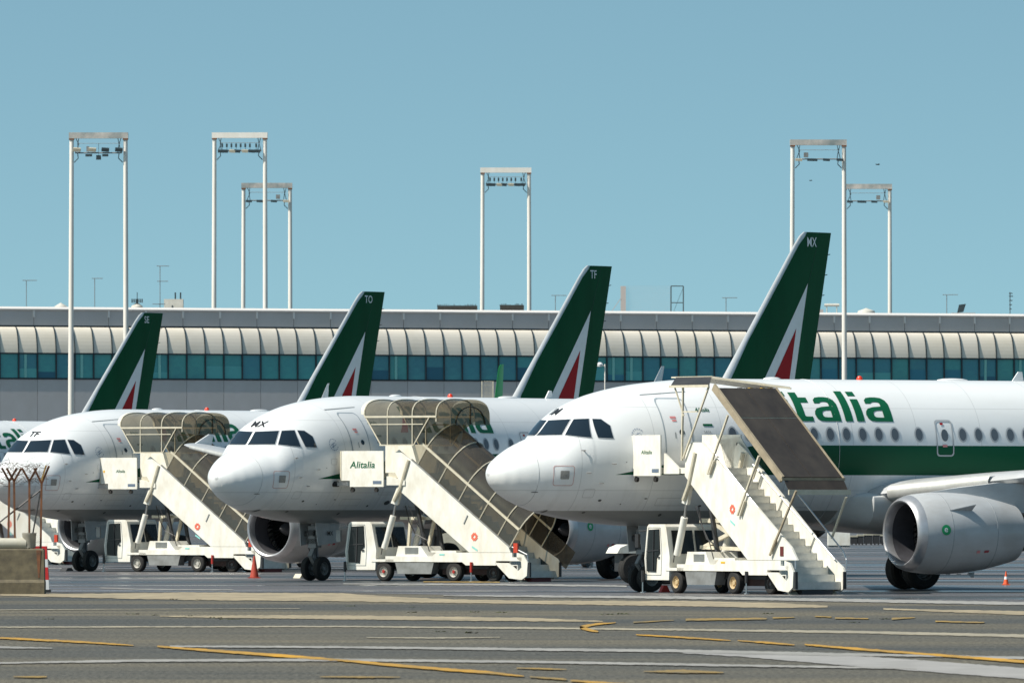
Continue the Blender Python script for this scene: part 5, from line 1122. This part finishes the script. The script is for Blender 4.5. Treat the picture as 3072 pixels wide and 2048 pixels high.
for i, (z0, z1, m_) in enumerate(((.08, .35, WHITEL), (.35, .70, mat('barrier_red', (.6, .03, .03), .5)), (.70, .92, WHITEL), (.92, 1.28, MATS['barrier_red']))):
    part('barrier_section', None, lambda: MB().loft([[(-.35, -.2, z0), (.12 - z0 * .06, -.2, z0), (.12 - z0 * .06, .2, z0), (-.35, .2, z0)], [(-.35, -.2, z1), (.12 - z1 * .06, -.2, z1), (.12 - z1 * .06, .2, z1), (-.35, .2, z1)]]), m_, rb, smooth=False)
part('barrier_foot', None, lambda: MB().box(-.4, .15, -.25, .25, 0, .08), DARK, rb, smooth=False)

# ---------------------------------------------------------------- vehicles and clutter behind
tg = thing('tow_tractor', 'cream tow tractor with a yellow beacon under the middle airliner, behind its stair truck', 'tow tractor', G(1400, 1690) , R(8))
part('body', None, lambda: MB().prism([(-1.6, .35), (-1.6, 1.15), (-.9, 1.28), (1.5, 1.25), (1.9, 1.0), (1.9, .35)], -.8, .8), CREAM, tg, smooth=False)
part('cab', None, lambda: MB().prism([(-1.3, 1.28), (-1.2, 2.0), (-.1, 2.0), (.2, 1.28)], -.7, .7), CABG, tg, smooth=False)
part('beacon', None, lambda: MB().lathe([(0, .16), (.3, .16), (.42, .05), (.42, 0)], (.1, -.5, 1.5), 'z', 12), YEL, tg)
for x in (-.95, 1.1): wheel(tg, x, -.75, .42, .42, .3, 'tg', RIM)
mg = thing('ground_tractor', 'white-fendered tractor with a big black tyre beside the cab of the right stair truck', 'tractor', G(1885, 1752), R(20))
part('fender', None, lambda: MB().prism([(-.55, .95), (-.45, 1.12), (-.2, 1.22), (.5, 1.2), (.7, 1.05), (.7, .95)], -.5, .5), WHITE, mg, smooth=False)
part('chassis', None, lambda: MB().box(-.3, 1.2, -.35, .4, .4, .95), DARK, mg, smooth=False)
wheel(mg, .05, -.35, .48, .48, .36, 'mgt', MATS['dark_rim']); wheel(mg, 1.1, -.35, .36, .36, .3, 'mgu', MATS['dark_rim'])
ct = thing('cargo_container', 'long white container standing far behind under the right airliner', 'container', (G(2495, 1640).x, G(2495, 1640).y, 0), 0)
sc_ = ct.location.y / FPX
part('container_body', None, lambda: MB().box(-10 * sc_, 55 * sc_, 0, 2, 5 * sc_, 44 * sc_), WHITE, ct, smooth=False)
part('container_skid', None, lambda: MB().box(-10 * sc_, 55 * sc_, .1, 1.9, 0, 5 * sc_), GREY, ct, smooth=False)
for i, (px, w_, h_) in enumerate(((2552, 20, 24), (2574, 17, 27), (2594, 24, 29), (2621, 18, 30), (2642, 26, 27))):
    g = G(px, 1634); s = g.y / FPX
    c = thing('baggage_cart', ['dark baggage cart next to the far white container', 'second dark baggage cart from the far white container', 'widest dark baggage cart in the middle of the far row', 'fourth dark baggage cart from the far white container', 'dark baggage cart nearest the big engine inlet'][i], 'baggage cart', g, 0, 'dark baggage carts in a row far behind')
    part('cart_body', None, lambda: MB().box(0, w_ * s, 0, 1.2, 4 * s, h_ * s), DARK, c, smooth=False)
    part('cart_roof', None, lambda: MB().box(-.03, w_ * s + .03, -.03, 1.23, h_ * s, h_ * s + .1), LAMPB, c, smooth=False)
    for x in (.2, .8): part('cart_wheel', None, lambda: MB().cyl((x * w_ * s, -.05, 2.5 * s), (x * w_ * s, .15, 2.5 * s), 2.5 * s, n=10), RUBBER, c)
# bright green fin and white fin of small jets parked behind
def small_jet(px, py, d, m, label, le0, le1, te0, te1, hpx, rnd_=False):
    """fin outline given at its visible foot (le0..te0) and tip (le1..te1), in pixels about px"""
    s_ = d / FPX; zt = EYE + (HOR - py) * s_; zf = zt - hpx * s_; cs = .5
    t = thing('small_parked_jet', label, 'small jet', ((px - 1536) * s_, d, 0), R(60), 'small jets behind the airliners')
    part('body', None, lambda: MB().lathe([(-8, 0.02), (-7.5, .4), (-6, .75), (1, .8), (4, .35), (5, .05)], (-1, 0, 1.9), 'x', 20), WHITEL, t)
    def ed(a0, a1, z): return (a0 + (a1 - a0) * (z - zf) / (zt - zf)) * s_ / cs
    zs = [2.0, zf, zt - .25, zt - .08, zt]
    def fin():
        rs = []
        for k, z in enumerate(zs):
            a_, b_ = ed(le0, le1, z), ed(te0, te1, z)
            if rnd_ and k == 3: a_ += (b_ - a_) * .15
            if rnd_ and k == 4: a_ += (b_ - a_) * .45
            rs.append(foil(a_, 0, z, max(.15, b_ - a_), .10, 8, vert=True))
        return MB().loft(rs)
    part('fin', None, fin, m, t)
    for sg in (-1, 1): part('wing', None, lambda: MB().loft([foil(-1.5, 0, 1.6, 2.4, .1, 8), foil(-.3, sg * 6.0, 1.9, 1.0, .1, 8)]), WHITEL, t)
    part('undercarriage', None, lambda: MB().cyl((-5.5, 0, 0.25), (-5.5, 0, 1.4), .06).cyl((.5, -1.2, .3), (.5, -1.2, 1.5), .08).cyl((.5, 1.2, .3), (.5, 1.2, 1.5), .08).cyl((.5, -1.3, .3), (.5, -1.1, .3), .3, n=14).cyl((.5, 1.1, .3), (.5, 1.3, .3), .3, n=14).cyl((-5.5, -.1, .25), (-5.5, .1, .25), .25, n=14), DARK, t)
small_jet(1490, 1092, 450, mat('bright_green_paint', (.03, .42, .09), .35, coat=.3), 'small jet showing only its bright green fin before the terminal', -5, 6, 18, 21, 94, True)
small_jet(966, 1149, 388, WHITEL, 'small jet showing only a white fin tip in front of the fin lettered TO', 0, 16, 18, 20, 40)
small_jet(1964, 1097, 395, WHITEL, 'small jet showing only a white fin tip above the nearest airliner cabin roof', 0, 21, 23, 30, 43)
gr = thing('access_steps', 'pale lattice access steps seen left of the bright green fin', 'steps', ((1452 - 1536) * 470 / FPX, 470, 0))
zt4 = W(0, 1143, 470).z
part('lattice', None, lambda: (lambda mb: [mb.bar((i * .06, 0, .2), (i * .06, 0, zt4), .015) for i in range(7)] and [mb.bar((0, 0, zt4 - .18 * j), (.36, 0, zt4 - .18 * j), .015) for j in range(8)] and mb)(MB()), CREAM, gr, smooth=False)
part('step_base', None, lambda: MB().box(-.4, .8, -.3, .9, 0, .25).bar((-.1, 0, 0), (-.1, 0, zt4), .06).bar((.42, 0, 0), (.42, 0, zt4), .06), CREAM, gr, smooth=False)
